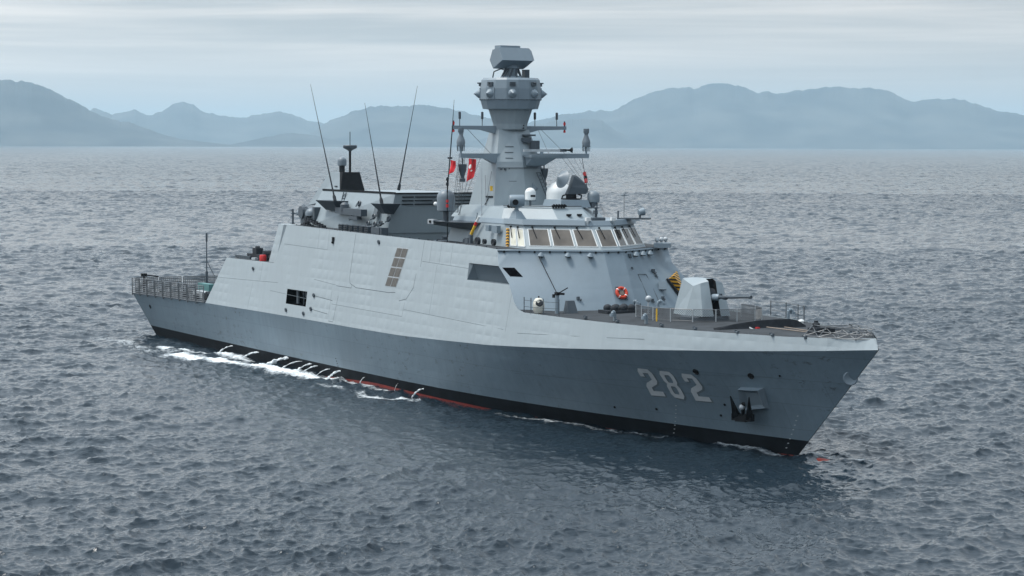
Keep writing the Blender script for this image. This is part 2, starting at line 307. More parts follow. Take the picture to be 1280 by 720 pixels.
# --- sea: FFT wave fields sampled on a polar sheet that reaches past the mountains' feet
def wave_tile(Lt, n, lmin, lmax, hs, wdir, seed, peak):
    g = np.random.default_rng(seed); k1 = np.fft.fftfreq(n, Lt/n)*2*math.pi; kx, ky = np.meshgrid(k1, k1, indexing='ij'); k = np.hypot(kx, ky); k[0, 0] = 1
    kp = 2*math.pi/peak; ph = np.exp(-1.25*(kp/k)**2)/k**3.6
    c = (kx*math.cos(wdir)+ky*math.sin(wdir))/k; ph *= (.16+.84*np.clip(c, 0, 1)**3)
    ph *= (k > 2*math.pi/lmax)*(k < 2*math.pi/lmin); ph[0, 0] = 0
    h = (g.normal(size=(n, n))+1j*g.normal(size=(n, n)))*np.sqrt(ph)
    z = np.fft.ifft2(h).real; s = hs/4/z.std(); h = h*s
    return (np.fft.ifft2(h).real, np.fft.ifft2(1j*kx/k*h).real, np.fft.ifft2(1j*ky/k*h).real, Lt, n)
def samp(tile, x, y, rot):
    z, dx, dy, Lt, n = tile; c, s = math.cos(rot), math.sin(rot); u = (x*c+y*s)/Lt*n; v = (-x*s+y*c)/Lt*n
    i = np.floor(u).astype(np.int64); j = np.floor(v).astype(np.int64); a = u-i; b = v-j; i %= n; j %= n; i2 = (i+1) % n; j2 = (j+1) % n
    f = lambda q: (q[i, j]*(1-a)+q[i2, j]*a)*(1-b)+(q[i, j2]*(1-a)+q[i2, j2]*a)*b
    X, Y = f(dx), f(dy); return f(z), X*c-Y*s, X*s+Y*c
WIND = YAW+math.pi+.28
TA = wave_tile(283.0, 1024, 1.3, 60, .41, WIND, 5, 8.5)
TB = wave_tile(67.0, 1024, .26, 3.0, .165, WIND+.35, 6, 2.0)
fine = np.linspace(-.262, .262, 760)
out_l = -.262 - np.geomspace(.004, math.pi-.262, 90); out_r = .262 + np.geomspace(.004, math.pi-.262, 90)
dth = np.concatenate([out_l[::-1], fine, out_r[:-1]])
rr = [4.0]
while rr[-1] < 30000:
    r_ = rr[-1]; rr.append(r_ + (.9 if r_ < 68 else .13 if r_ < 150 else .22 if r_ < 270 else .5 if r_ < 420 else 1.3 if r_ < 900 else r_*.0045 if r_ < 4000 else r_*.03))
rr = np.array(rr); TH, RR = np.meshgrid(YAW - dth, rr, indexing='ij')
SX = CAM[0]+RR*np.cos(TH); SY = CAM[1]+RR*np.sin(TH)
za, xa, ya = samp(TA, SX, SY, .31); zb, xb, yb = samp(TB, SX, SY, 1.17)
fa = np.clip((9000-RR)/6000, 0, 1); fb = np.clip((1500-RR)/1100, 0, 1); ch = .95
# short waves ride unevenly: gusts leave rougher and calmer patches
gust = .55+.9*value_noise(SX/34, SY/34, 77, 3)
lee = 1-.45*np.exp(-(((SX-14)/44)**2+((SY+14)/13)**2))
lee2 = 1-.62*np.exp(-(((SX-33)/24)**2+((SY+13)/11)**2))
lee = lee*(1-.75*(1-lee2)); fa = fa*(1+.75*np.clip((RR-190)/450, 0, 1)); za, xa, ya = za*fa*lee, xa*fa*lee, ya*fa*lee; gust = gust*lee2; zb, xb, yb = zb*fb*gust, xb*fb*gust, yb*fb*gust
SZ = za+zb; PX = SX+ch*(xa+xb); PY = SY+ch*(ya+yb)
# foam: the discharge wake aft on the starboard side, the bow wash, a few flecks
def seg_d(x, y, pts):
    d = np.full(x.shape, 1e9)
    for (ax, ay), (bx, by) in zip(pts, pts[1:]):
        ux, uy = bx-ax, by-ay; t = np.clip(((x-ax)*ux+(y-ay)*uy)/(ux*ux+uy*uy), 0, 1); d = np.minimum(d, np.hypot(x-ax-t*ux, y-ay-t*uy))
    return d
near = (RR < 330) & (np.abs(((TH-YAW+math.pi) % (2*math.pi))-math.pi) < .3)
fx, fy = SX[near], SY[near]; fm = np.zeros(fx.shape)
n1 = value_noise(fx/1.6, fy/1.6, 91, 4); n2 = value_noise(fx/5, fy/5, 92, 3)
def band(pts, w, amp): return amp*np.exp(-(seg_d(fx, fy, pts)/w)**2)
fm = np.maximum(fm, band([(-4.5, -7.2), (-8, -8.0), (-13, -8.5), (-20, -9.0), (-24, -10.1), (-29, -11.3)], 1.15, 1.12))
fm = np.maximum(fm, band([(-22, -7.2), (-28, -7.6), (-32, -8.8), (-37, -9.6)], .7, .85))
fm = np.maximum(fm, band([(-27, -11), (-34, -11.2), (-42, -11.5), (-54, -12.5)], 2.0, .36))
fm = np.maximum(fm, band([(-1.5, -9.4), (1.5, -9.7), (4.5, -9.2), (8, -9.8), (10, -8.6), (13, -8.0)], .6, .66))
fm = np.maximum(fm, band([(-3, -6.9), (3, -7.2), (6, -7.3)], .4, .6))
fm = np.maximum(fm, band([(41.8, -1.6), (43.6, -1.5), (45.4, -1.2), (47.2, -.9)], .45, 1.0))
fm = np.maximum(fm, band([(48.3, -.4), (50.0, .4), (52.5, 1.2)], .8, .62))
fm = np.maximum(fm, band([(22, -6.4), (30, -4.8), (38, -3.2)], .5, .42))
fv = np.clip(fm*(.15+1.7*n1)*(.35+1.3*n2)-.20, 0, 1.2)
FO = np.zeros(SX.shape, np.float32); FO[near] = fv
SZ[near] += .10*np.clip(fv, 0, 1)*(n1*1.4-.2)
V = np.stack([PX, PY, SZ], -1).reshape(-1, 3); a, b = SX.shape; idx = np.arange(a*b).reshape(a, b); nxt = np.roll(idx, -1, 0)
F = np.stack([idx[:, :-1], idx[:, 1:], nxt[:, 1:], nxt[:, :-1]], -1).reshape(-1, 4)
def sea_mat():
    m, t, b = new_mat('sea_water'); g = N(t, 'ShaderNodeTexCoord')
    b.inputs['Base Color'].default_value = (.010, .019, .028, 1); b.inputs['IOR'].default_value = 1.333
    mp = N(t, 'ShaderNodeMapping'); mp.inputs['Rotation'].default_value = (0, 0, WIND); mp.inputs['Scale'].default_value = (1.0, .45, 1.0); t.links.new(g.outputs['Object'], mp.inputs[0])
    n = N(t, 'ShaderNodeTexNoise'); n.inputs['Scale'].default_value = 2.6; n.inputs['Detail'].default_value = 5; n.inputs['Roughness'].default_value = .6; t.links.new(mp.outputs[0], n.inputs['Vector'])
    n_ = N(t, 'ShaderNodeTexNoise'); n_.inputs['Scale'].default_value = .09; n_.inputs['Detail'].default_value = 2.5; t.links.new(mp.outputs[0], n_.inputs['Vector'])
    ml = N(t, 'ShaderNodeMath', operation='MULTIPLY'); ml.inputs[1].default_value = 3.5; t.links.new(n_.outputs['Fac'], ml.inputs[0])
    ar = N(t, 'ShaderNodeAttribute'); ar.attribute_name = 'ripple'
    fm_ = N(t, 'ShaderNodeMath', operation='MULTIPLY_ADD'); fm_.inputs[1].default_value = 36.0; fm_.inputs[2].default_value = 1.0; t.links.new(ar.outputs['Fac'], fm_.inputs[0])
    ml2 = N(t, 'ShaderNodeMath', operation='MULTIPLY'); t.links.new(ml.outputs[0], ml2.inputs[0]); t.links.new(fm_.outputs[0], ml2.inputs[1])
    ad = N(t, 'ShaderNodeMath', operation='ADD'); t.links.new(n.outputs['Fac'], ad.inputs[0]); t.links.new(ml2.outputs[0], ad.inputs[1])
    mq = N(t, 'ShaderNodeMapping'); mq.inputs['Rotation'].default_value = (0, 0, WIND); mq.inputs['Scale'].default_value = (1.0, .3, 1.0); t.links.new(g.outputs['Object'], mq.inputs[0])
    ng = N(t, 'ShaderNodeTexNoise'); ng.inputs['Scale'].default_value = .022; ng.inputs['Detail'].default_value = 5; ng.inputs['Roughness'].default_value = .7; t.links.new(mq.outputs[0], ng.inputs['Vector'])
    gm = N(t, 'ShaderNodeMapRange'); gm.inputs['From Min'].default_value = .36; gm.inputs['From Max'].default_value = .64; gm.inputs['To Min'].default_value = .45; gm.inputs['To Max'].default_value = 1.7; t.links.new(ng.outputs['Fac'], gm.inputs[0])
    bp = N(t, 'ShaderNodeBump'); t.links.new(gm.outputs[0], bp.inputs['Strength']); bp.inputs['Distance'].default_value = .05; t.links.new(ad.outputs[0], bp.inputs['Height']); t.links.new(bp.outputs[0], b.inputs['Normal'])
    rr_ = N(t, 'ShaderNodeMapRange'); rr_.inputs['To Min'].default_value = .04; rr_.inputs['To Max'].default_value = .14; t.links.new(ar.outputs['Fac'], rr_.inputs[0]); t.links.new(rr_.outputs[0], b.inputs['Roughness'])
    # foam where the wash stirs air into the water
    at = N(t, 'ShaderNodeAttribute'); at.attribute_name = 'foam'
    nf = N(t, 'ShaderNodeTexNoise'); nf.inputs['Scale'].default_value = 3.2; nf.inputs['Detail'].default_value = 7; nf.inputs['Roughness'].default_value = .7; t.links.new(g.outputs['Object'], nf.inputs['Vector'])
    sb = N(t, 'ShaderNodeMath', operation='MULTIPLY_ADD'); sb.inputs[1].default_value = 2.2; sb.inputs[2].default_value = -1.22; t.links.new(nf.outputs['Fac'], sb.inputs[0])
    gt = N(t, 'ShaderNodeMath', operation='MULTIPLY'); gt.use_clamp = True; gt.inputs[1].default_value = 2.2; t.links.new(at.outputs['Fac'], gt.inputs[0])
    gs = N(t, 'ShaderNodeMath', operation='MULTIPLY'); t.links.new(gt.outputs[0], gs.inputs[0]); t.links.new(sb.outputs[0], gs.inputs[1])
    sm = N(t, 'ShaderNodeMath', operation='ADD'); t.links.new(gs.outputs[0], sm.inputs[0]); t.links.new(at.outputs['Fac'], sm.inputs[1])
    rg = N(t, 'ShaderNodeMapRange'); rg.inputs['From Min'].default_value = .06; rg.inputs['From Max'].default_value = .85; t.links.new(sm.outputs[0], rg.inputs[0])
    fo = N(t, 'ShaderNodeBsdfDiffuse'); fo.inputs['Color'].default_value = (.74, .79, .82, 1)
    mix = N(t, 'ShaderNodeMixShader'); out = t.nodes['Material Output']; t.links.new(rg.outputs[0], mix.inputs[0]); t.links.new(b.outputs[0], mix.inputs[1]); t.links.new(fo.outputs[0], mix.inputs[2]); t.links.new(mix.outputs[0], out.inputs['Surface'])
    return m
sea = mesh_np('sea', V, F, [sea_mat()])
at = sea.data.attributes.new('foam', 'FLOAT', 'POINT'); at.data.foreach_set('value', FO.ravel())
at = sea.data.attributes.new('ripple', 'FLOAT', 'POINT'); at.data.foreach_set('value', (1-fb).astype(np.float32).ravel())
tag(sea, 'grey choppy sea with white wash along the warship', 'sea', kind='structure')
del V, F, SX, SY, SZ, PX, PY, TH, RR

# ------------------------------------------------------------------ the warship: one thing, everything bolted to it is a part
ship = empty('warship', 'light grey naval corvette with pennant number 282 on its dark bow, lying in choppy sea', 'warship')
KX = [-52.9, -45, -32.8, -20, -10, 0, 8.3, 15, 22, 26, 31, 36, 40, 43.7, 47, 50.4, 53, 54.6, 55.7]
KY = [7.2, 7.2, 7.2, 7.2, 7.2, 7.2, 7.2, 7.2, 7.18, 7.1, 6.82, 6.4, 5.75, 4.9, 3.87, 2.63, 1.6, .75, .02]
KZ = [3.72, 3.85, 4.02, 4.1, 4.13, 4.13, 4.17, 4.35, 4.55, 4.75, 5.02, 5.32, 5.57, 5.8, 5.98, 6.2, 6.38, 6.5, 6.58]
WX = [-50, -42.5, -31, -19, -10, -1, 7, 12.7, 18.5, 21.8, 26, 30.2, 33.6, 36.8, 39.8, 43, 45.5, 47.0, 48.0]
WY = [5.9, 6.15, 6.35, 6.5, 6.55, 6.55, 6.45, 6.2, 5.65, 5.25, 4.6, 3.85, 3.2, 2.55, 1.95, 1.25, .65, .3, .02]
ip = np.interp
def H(x, t, side=-1, off=0.0):
    yk, zk, wx, wy = ip(x, KX, KY), ip(x, KX, KZ), ip(x, KX, WX), ip(x, KX, WY)
    p = 1+.35*min(max((x-10)/45, 0), 1)
    if t < 0: q = Vector((wx+(x-wx)*t, side*max(.02, wy+(yk-wy)*t*.9), zk*t))
    else: q = Vector((wx+(x-wx)*t, side*(wy+(yk-wy)*t**p), zk*t))
    if off:
        e = Vector(H(x+.02, t, side))-q; f = Vector(H(x, t+.004, side))-q; n = e.cross(f).normalized()
        if n.y*side < 0: n = -n
        q = q+n*off
    return q
def wall(x, z, off=0.0, side=-1):
    """the sloped topside above the knuckle"""
    return Vector((x, side*(ip(x, KX, KY)-(z-ip(x, KX, KZ))*.121+off), z))
st = sorted(set(KX+[x for x in np.linspace(-52.9, 55.7, 64)]))
hull = MB()
for side in (-1, 1):
    for xa, xb in zip(st, st[1:]):
        lv = []
        for x in (xa, xb):
            zk = ip(x, KX, KZ); zr = ip(x, [-50, -8, 3, 18, 26, 50], [-.35, -.12, .26, .08, -.04, -.10]); zb = .86
            lv.append([-.45, zr/zk, zb/zk, .30, .42, .55, .7, .85, 1.0])
        for k in range(8):
            q = [H(xa, lv[0][k], side), H(xb, lv[1][k], side), H(xb, lv[1][k+1], side), H(xa, lv[0][k+1], side)]
            hull.quad(*(q if side < 0 else q[::-1]), mi=(2 if k == 0 else 1 if k == 1 else 0))
tr = [H(-52.9, t, -1) for t in (-.45, -.03, .21, .6, 1)]; tl = [H(-52.9, t, 1) for t in (-.45, -.03, .21, .6, 1)]
for k in range(4): hull.quad(tr[k], tr[k+1], tl[k+1], tl[k], mi=(2 if k == 0 else 1 if k == 1 else 0))
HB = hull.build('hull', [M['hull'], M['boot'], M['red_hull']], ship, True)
MB().lathe([(.0, -1.6)]+[(.55*math.cos(a), 1.6*math.sin(a)) for a in np.linspace(-1.2, 1.2, 9)]+[(0, 1.6)], (50.4, 0, -.50), (1, 0, 0), 16).build('bow_bulb', M['red_hull'], HB, True)
HB['label'] = 'shaded grey flared hull with black boot top and red bottom'
# topsides: the light grey side walls and bow bulwark
TX = [-32.8, -28.8, -17.7, -15.9, -5, 10, 19, 21.9, 22.35, 24.1, 25.1, 25.7, 26.6, 31, 36, 43.7, 50.4, 53, 55.7]
TZ = [4.03, 8.06, 8.12, 11.26, 11.12, 10.98, 10.9, 10.8, 9.72, 8.65, 7.5, 7.12, 6.96, 6.95, 6.95, 6.97, 7.0, 7.08, 7.18]
def top(x): return float(ip(x, TX, TZ))
top_m = MB(); bow = lambda q: Vector((q.x - max(0, q.x-53.0)*.13*(q.z > 6.9), q.y if abs(q.y) > .03 else math.copysign(.03, q.y), q.z))
RX0, RX1, RZ0, RZ1 = 17.9, 22.35, 8.6, 9.72                         # recess by the bridge front
DX0, DX1, DZ0, DZ1 = -14.3, -10.1, 5.08, 6.24                       # dark side opening
cols = [x for x in sorted(set(TX+[RX0, DX0, DX1]+list(np.linspace(-32.8, 55.7, 60))+[50.9, 51.6, 52.3, 53.6, 54.2, 54.6, 55.0, 55.35])) if not (22.36 < x < 24.09)]
for side in (-1, 1):
    for xa, xb in zip(cols, cols[1:]):
        if -15.9 <= xa and xb <= 22.36:
            rows = [None, DZ0, DZ1, RZ0, RZ1, 'top']
        elif 22.34 <= xa and xb <= 24.11: rows = [None, RZ0, 'top']
        else: rows = [None, 'top']
        zz = lambda x, r: ip(x, KX, KZ) if r is None else top(x) if r == 'top' else r
        for r0, r1 in zip(rows, rows[1:]):
            if side < 0 and r0 == RZ0 and xa >= RX0-.01 and xb <= 24.11: continue
            if side < 0 and r0 == DZ0 and xa >= DX0-.01 and xb <= DX1+.01: continue
            q = [bow(wall(xa, zz(xa, r0), 0, side)), bow(wall(xb, zz(xb, r0), 0, side)), bow(wall(xb, zz(xb, r1), 0, side)), bow(wall(xa, zz(xa, r1), 0, side))]
            top_m.quad(*(q if side < 0 else q[::-1]))
# the recess and the opening are real hollows, lined in colours darkened for shade
RP_ = [wall(RX0, RZ0), wall(24.1, RZ0), wall(22.35, RZ1), wall(RX0, RZ1)]
RB_ = [wall(RX0+.45, RZ0)+Vector((0, .62, 0)), wall(24.0, RZ0)+Vector((0, .62, 0)), wall(22.3, RZ1)+Vector((0, .12, 0)), wall(RX0+.45, RZ1)+Vector((0, .12, 0))]
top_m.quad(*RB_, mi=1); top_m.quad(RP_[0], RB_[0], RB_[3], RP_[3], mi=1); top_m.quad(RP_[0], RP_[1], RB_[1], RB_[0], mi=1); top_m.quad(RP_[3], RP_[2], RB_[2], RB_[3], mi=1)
d0, d1, d2, d3 = wall(DX0, DZ0), wall(DX1, DZ0), wall(DX1, DZ1), wall(DX0, DZ1); inn = Vector((0, 1.8, 0))
for q in ((d0+inn, d1+inn, d2+inn, d3+inn), (d0, d0+inn, d3+inn, d3), (d1, d2, d2+inn, d1+inn), (d0, d1, d1+inn, d0+inn), (d3, d3+inn, d2+inn, d2)): top_m.quad(*q, mi=2)
def seam(pts, w=.035, mi=3):
    for (xa, z_a), (xb, z_b) in zip(pts, pts[1:]):
        n = max(1, int(abs(xb-xa)/3))
        for k in range(n):
            p, q = (xa+(xb-xa)*k/n, z_a+(z_b-z_a)*k/n), (xa+(xb-xa)*(k+1)/n, z_a+(z_b-z_a)*(k+1)/n)
            a_, b_ = wall(p[0], p[1], .004), wall(q[0], q[1], .004); d = (b_-a_).normalized(); u = d.cross(Vector((0, -1, -.12))).normalized()*w/2
            top_m.quad(a_-u, b_-u, b_+u, a_+u, mi=mi)
seam([(-1.85, 11.0), (-2.15, 7.7), (-1.9, 7.3), (-.7, 7.05), (5.3, 7.03), (6.4, 7.1)], .05)                    # boat bay shutter
seam([(7.2, 6.55), (8.4, 6.75), (9.4, 7.6), (9.6, 8.6)], .04); seam([(10.2, 9.1), (10.4, 10.9)], .035); seam([(-4.5, 7.0), (-1.6, 6.98), (-1.6, 7.2)], .04)
for pts in ([(-9, 7.25), (-4.6, 7.05)], [(-32, 6.3), (-16.5, 6.6)], [(-16, 9.7), (-7, 9.6)], [(-9, 9.6), (-9, 11.1)], [(-7, 9.55), (-7, 11.1)], [(10.4, 9.5), (18, 9.35)], [(11.6, 9.5), (11.7, 10.9)], [(13.2, 9.45), (13.3, 10.85)], [(15, 9.4), (15.1, 10.85)],
            [(-5, 5.6), (8, 5.5), (8.2, 6.5)], [(8.2, 6.0), (24, 5.7)], [(-22.6, 4.3), (-22.0, 6.4)], [(-20.5, 6.5), (-20.3, 8.0)], [(-5.4, 4.6), (-5.2, 6.6)], [(12.5, 5.9), (12.9, 9.4)], [(-18, 5.9), (-10, 5.7)], [(26, 5.6), (40, 6.2)], [(24.3, 5.6), (24.6, 8.0)]):
    seam(pts, .03, 4)
seam([(-8.5, 6.0), (-4.9, 5.85)], .05); seam([(-8.8, 4.95), (-5.6, 4.8)], .05); seam([(-5.3, 4.3), (-4.4, 4.28), (-3.9, 6.3)], .035)
TOP = top_m.build('topside', [M['side'], M['recess'], M['void'], M['seam'], M['seamf']], ship)
TOP['label'] = 'light grey sloping side wall of dented plating'
# inset aft end of the upper wall
a_ = MB(); a_.loft([[(-20.6, -6.1, 8.05), (-18.4, -6.35, 8.05), (-17.2, -5.0, 8.05), (-20.6, -5.0, 8.05)], [(-18.7, -5.95, 11.2), (-17.1, -6.15, 11.2), (-15.6, -5.0, 11.2), (-18.7, -5.0, 11.2)]])
a_.build('aft_screen', M['side'], ship)
MB().loft([[(-18.45, -6.33, 8.05), (-17.66, -6.62, 8.05), (-17.3, -6.0, 8.05)], [(-17.15, -6.13, 11.2), (-15.85, -6.3, 11.2), (-15.6, -6.0, 11.2)]]).build('dark_strip', M['recess'], ship)  # slanted strip beside the screen in the darker recess grey
# decks
dk = MB()
def deck(xs, zoff, inset=.04, n=1):
    for xa, xb in zip(xs, xs[1:]):
        q = []
        for x in (xa, xb):
            z = top(x)+zoff; y = max(.03, abs(wall(x, z).y)-inset); q.append((min(x, 55.2), y, z))
        (x0, y0, z0), (x1, y1, z1) = q; c = .16 if xa >= 25 else 0.0
        dk.quad((x0, -y0, z0), (x1, -y1, z1), (x1, 0, z1+c*min(1, y1/3)), (x0, 0, z0+c*min(1, y0/3))); dk.quad((x0, 0, z0+c*min(1, y0/3)), (x1, 0, z1+c*min(1, y1/3)), (x1, y1, z1), (x0, y0, z0))
deck([-28.8, -23, -17.7, -16.8], -.03); deck([-15.9, -5, -1.0], -.06); deck([9.8, 19, 21.9], -.06); dk.quad((-1.6, -6.6, 8.6), (9.9, -6.6, 8.6), (9.9, 6.6, 8.6), (-1.6, 6.6, 8.6)); deck([25.7, 26.6, 28, 31, 33.5, 36, 40, 43.7, 47, 50.4, 53, 55.7], -.05)
dk.quad((-52.9, -7.15, 3.76), (-32.7, -7.15, 4.04), (-32.7, 7.15, 4.04), (-52.9, 7.15, 3.76))
dk.quad((24.0, -6.85, 6.9), (25.7, -6.85, 6.93), (25.7, 6.85, 6.93), (24.0, 6.85, 6.9))
dk.build('deck', M['deck'], ship)
e = MB()
for xa, za_, xb, zb_ in ((-32.75, 4.05, -28.85, 8.02), (-17.65, 8.05, -15.95, 11.2)):       # aft bulkheads
    A, B = wall(xa, za_), wall(xb, zb_); MB().quad(A, B, (B.x, -B.y, B.z), (A.x, -A.y, A.z)).build('aft_bulkhead', M['grey'], ship)
# sloping front below the bridge: two swept faces and a narrow nose
edge = [(21.9, 10.8), (22.35, 9.72), (24.1, 8.65), (25.1, 7.5), (25.7, 6.9)]
def nose(z): f = (10.8-z)/3.9; return 25.9+2.05*f, .7+.05*f
fr = MB()
for side in (-1, 1):
    for (xa, za_), (xb, zb_) in zip(edge, edge[1:]):
        A, B = wall(xa, za_, 0, side), wall(xb, zb_, 0, side)
        for k in range(6):
            f0, f1 = k/6, (k+1)/6
            L = lambda P, f: P.lerp(Vector((nose(P.z)[0], side*nose(P.z)[1], P.z)), f)
            q = [L(B, f0), L(B, f1), L(A, f1), L(A, f0)]; fr.quad(*(q if side < 0 else q[::-1]))
n0, n1_ = nose(10.8), nose(6.9)
fr.quad((n1_[0], -n1_[1], 6.9), (n1_[0], n1_[1], 6.9), (n0[0], n0[1], 10.8), (n0[0], -n0[1], 10.8))
fr.poly([wall(19, 10.84), wall(21.9, 10.8), (n0[0], -n0[1], 10.8), (n0[0], n0[1], 10.8), wall(21.9, 10.8, 0, 1), wall(19, 10.84, 0, 1)], mi=1)
FRONT = fr.build('front_bulkhead', [M['grey'], M['deck']], ship, True)
FRONT['label'] = 'sloping shaded bluish grey wall under the bridge windows'
def onfront(y, z, off=.0):
    """point on the swept front (starboard y<0, port y>0)"""
    s = -1 if y < 0 else 1; ex = ip(-z, [-p[1] for p in edge], [p[0] for p in edge]); E_ = wall(ex, z, 0, s); nx, ny = nose(z); 
    if abs(y) <= ny: P = Vector((nx, y, z)); n = Vector((1, 0, .5)).normalized()
    else: f = (abs(E_.y)-abs(y))/(abs(E_.y)-ny); P = E_.lerp(Vector((nx, s*ny, z)), f); n = Vector((.72, s*.48, .48)).normalized()
    return P+n*off
lip = MB()
P_ = [wall(21.9, 10.72), Vector((n0[0], -n0[1], 10.72)), Vector((n0[0], n0[1], 10.72)), wall(21.9, 10.72, 0, 1)]
for a_, b_ in zip(P_, P_[1:]):
    lip.bar(a_+Vector((.05, 0, 0)), b_+Vector((.05, 0, 0)), .16, .06)
    for k in range(int((b_-a_).length/1.1)+1):
        c_ = a_.lerp(b_, (k+.4)/((b_-a_).length/1.1+.6)); lip.box(c_+Vector((.12, 0, -.06)), (.1, .1, .12), mi=1)
lip.build('ledge_lip', [M['plain'], M['black']], ship)
MB().prism([onfront(-6.4, 9.62, .03), onfront(-5.75, 9.62, .03), onfront(-5.6, 9.08, .03), onfront(-6.3, 9.08, .03)], (-.2, 0, 0)).build('wall_opening', M['void'], ship)  # black plate painting in the dark of an opening; no hole behind
# door outline and fittings on the front
dr = MB()
for (y0, z0), (y1, z1) in (((1.75, 9.2), (2.1, 7.5)), ((2.65, 9.15), (3.0, 7.45)), ((1.75, 9.2), (2.65, 9.15))):
    dr.bar(onfront(y0, z0, .02), onfront(y1, z1, .02), .035, .03)
dr.build('door_outline', M['seam'], ship)
for y, z in ((-4.2, 10.45), (-2.75, 10.45), (-1.55, 10.45), (2.0, 10.45), (2.9, 10.45), (3.8, 10.45)):
    l = MB(); p = onfront(y, z, .05); l.lathe([(.0, .16), (.08, .15), (.22, -.04), (.2, -.08), (0, -.08)], p+Vector((.18, 0, 0)), (.2, 0, 1), 12); l.tube(p-Vector((.1, 0, 0)), p+Vector((.2, 0, .06)), .05)
    o = l.build('floodlight', M['plain'], ship, True)
    MB().lathe([(0, -.03), (.17, -.03), (.17, .0), (0, .0)], p+Vector((.17, 0, -.09)), (.2, 0, 1), 12).build('lamp_glass', M['black'], o)
for y, z, s in ((-.4, 8.35, .14), (0.05, 7.75, .1), (2.3, 7.5, .12), (3.4, 7.6, .12), (1.3, 10.4, .13), (1.2, 9.6, .08), (3.5, 9.3, .15), (3.55, 9.0, .1), (.75, 7.5, .1), (.95, 7.3, .1), (-2.9, 7.75, .12)):
    MB().box(onfront(y, z, .08), (s*1.2, s*1.3, s*1.6), .4).lathe([(s*.5, 0), (s*.5, s), (0, s)], onfront(y+s, z-s, .06), (1, -.4, .5), 8).build('wall_fitting', M['dgrey'], ship)
MB().box(onfront(3.6, 8.3, .2), (.3, .5, .55), -.5, ry=-.3).build('junction_box', M['plain'], ship)
hz_ = MB(); hz_.loft([[onfront(4.75, 8.75, .05), onfront(5.45, 8.95, .05), onfront(5.45, 7.7, .05)], [onfront(4.75, 8.75, .5), onfront(5.45, 9.05, .5), onfront(5.45, 7.7, .3)]]); hz_.build('hazard_flap', M['hazard'], ship)
hz_ = MB(); hz_.bar(onfront(4.5, 8.75, .1), onfront(5.3, 7.4, .1), .22, .1); hz_.build('flap_hinge', M['black'], ship)

# bridge house
def lin(P, Q, f): return Vector(P).lerp(Vector(Q), f)
MB().loft([[(9.95, -5.6, 8.6), (10.6, -5.6, 8.6), (10.6, 5.6, 8.6), (9.95, 5.6, 8.6)], [(9.95, -5.6, 10.92), (10.6, -5.6, 10.92), (10.6, 5.6, 10.92), (9.95, 5.6, 10.92)]]).build('well_bulkhead', M['grey'], ship)
BB = [(10.2, -4.62, 10.8), (22.35, -4.5, 10.8), (25.62, -.7, 10.8), (25.62, .7, 10.8), (22.35, 4.5, 10.8), (10.2, 4.62, 10.8)]
BT = [(10.5, -4.2, 12.32), (21.25, -4.15, 12.32), (24.35, -.68, 12.32), (24.35, .68, 12.32), (21.25, 4.15, 12.32), (10.5, 4.2, 12.32)]
bridge = MB().loft([BB, BT]).build('bridge_house', M['house'], ship)
def facet(i, u, v, off=0.0):
    A, B, C, D = Vector(BB[i]), Vector(BB[i+1]), Vector(BT[i+1]), Vector(BT[i]); p = A.lerp(B, u).lerp(D.lerp(C, u), v)
    n = (B-A).cross(D-A).normalized(); 
    if n.dot(p-Vector((15, 0, 11))) < 0: n = -n
    return p+n*off
def window(i, u0, u1, v0, v1, gm, parent=bridge, bar_=.05):
    fr_ = MB(); c = [facet(i, u0, v0, .012), facet(i, u1, v0, .012), facet(i, u1, v1, .012), facet(i, u0, v1, .012)]
    for a_, b_ in zip(c, c[1:]+c[:1]): fr_.bar(a_, b_, bar_, .07)
    o = fr_.build('window', M['white'], parent)
    MB().quad(*[facet(i, u, v, .018) for u, v in ((u0, v0), (u1, v0), (u1, v1), (u0, v1))]).build('pane', gm, o)
    w = MB(); w.bar(facet(i, u0+(u1-u0)*.25, v1+.04, .1), facet(i, u0+(u1-u0)*.38, v0+(v1-v0)*.45, .07), .045, .04); w.box(facet(i, u0+(u1-u0)*.25, v1+.06, .08), (.1, .1, .1)); w.build('wiper', M['black'], o)
for u0, u1 in ((.05, .335), (.375, .655), (.695, .965)): window(1, u0, u1, .13, .84, M['glass'])
window(2, .08, .92, .13, .84, M['glass'])
for u0, u1 in ((.035, .305), (.345, .625), (.665, .95)): window(3, u0, u1, .13, .84, M['glass'])
for u0, u1 in ((.815, .885), (.905, .985)): window(0, u0, u1, .10, .84, M['glare'])
MB().prism([facet(0, .775, .05, .03), facet(0, .795, .05, .03), facet(0, .805, .82, .03), facet(0, .785, .82, .03)], (0, -.12, 0)).build('hazard_edge', M['hazard'], ship)
# roof brow in three sections, and the recess over the nose
def ring(o, z): return [(10.4, -4.2-o, z), (21.3+o*.5, -4.15-o, z), (24.35+o, -.72-o*.3, z), (24.35+o, .72+o*.3, z), (21.3+o*.5, 4.15+o, z), (10.4, 4.2+o, z)]
rf = MB().loft([ring(.02, 12.30), ring(.02, 12.36), ring(-.15, 12.66)], mi=0); rf.build('bridge_roof', M['plain'], ship)
for i in (1, 3, 0):
    a_, b_ = Vector(ring(.14, 12.36)[i]), Vector(ring(.14, 12.36)[i+1])
    if i == 1: b_ = a_.lerp(b_, .9)
    if i == 3: a_ = a_.lerp(b_, .1)
    if i == 0: a_ = a_.lerp(b_, .74)
    c_ = (a_+b_)/2-Vector((15, 0, 12.36)); inn = -Vector((c_.x, c_.y, 0)).normalized()*.42
    MB().loft([[a_, b_, b_+inn*.4, a_+inn*.4], [a_+inn*.35+Vector((0, 0, .34)), b_+inn*.35+Vector((0, 0, .34)), b_+inn+Vector((0, 0, .34)), a_+inn+Vector((0, 0, .34))]]).build('roof_brow', M['plain'], ship)
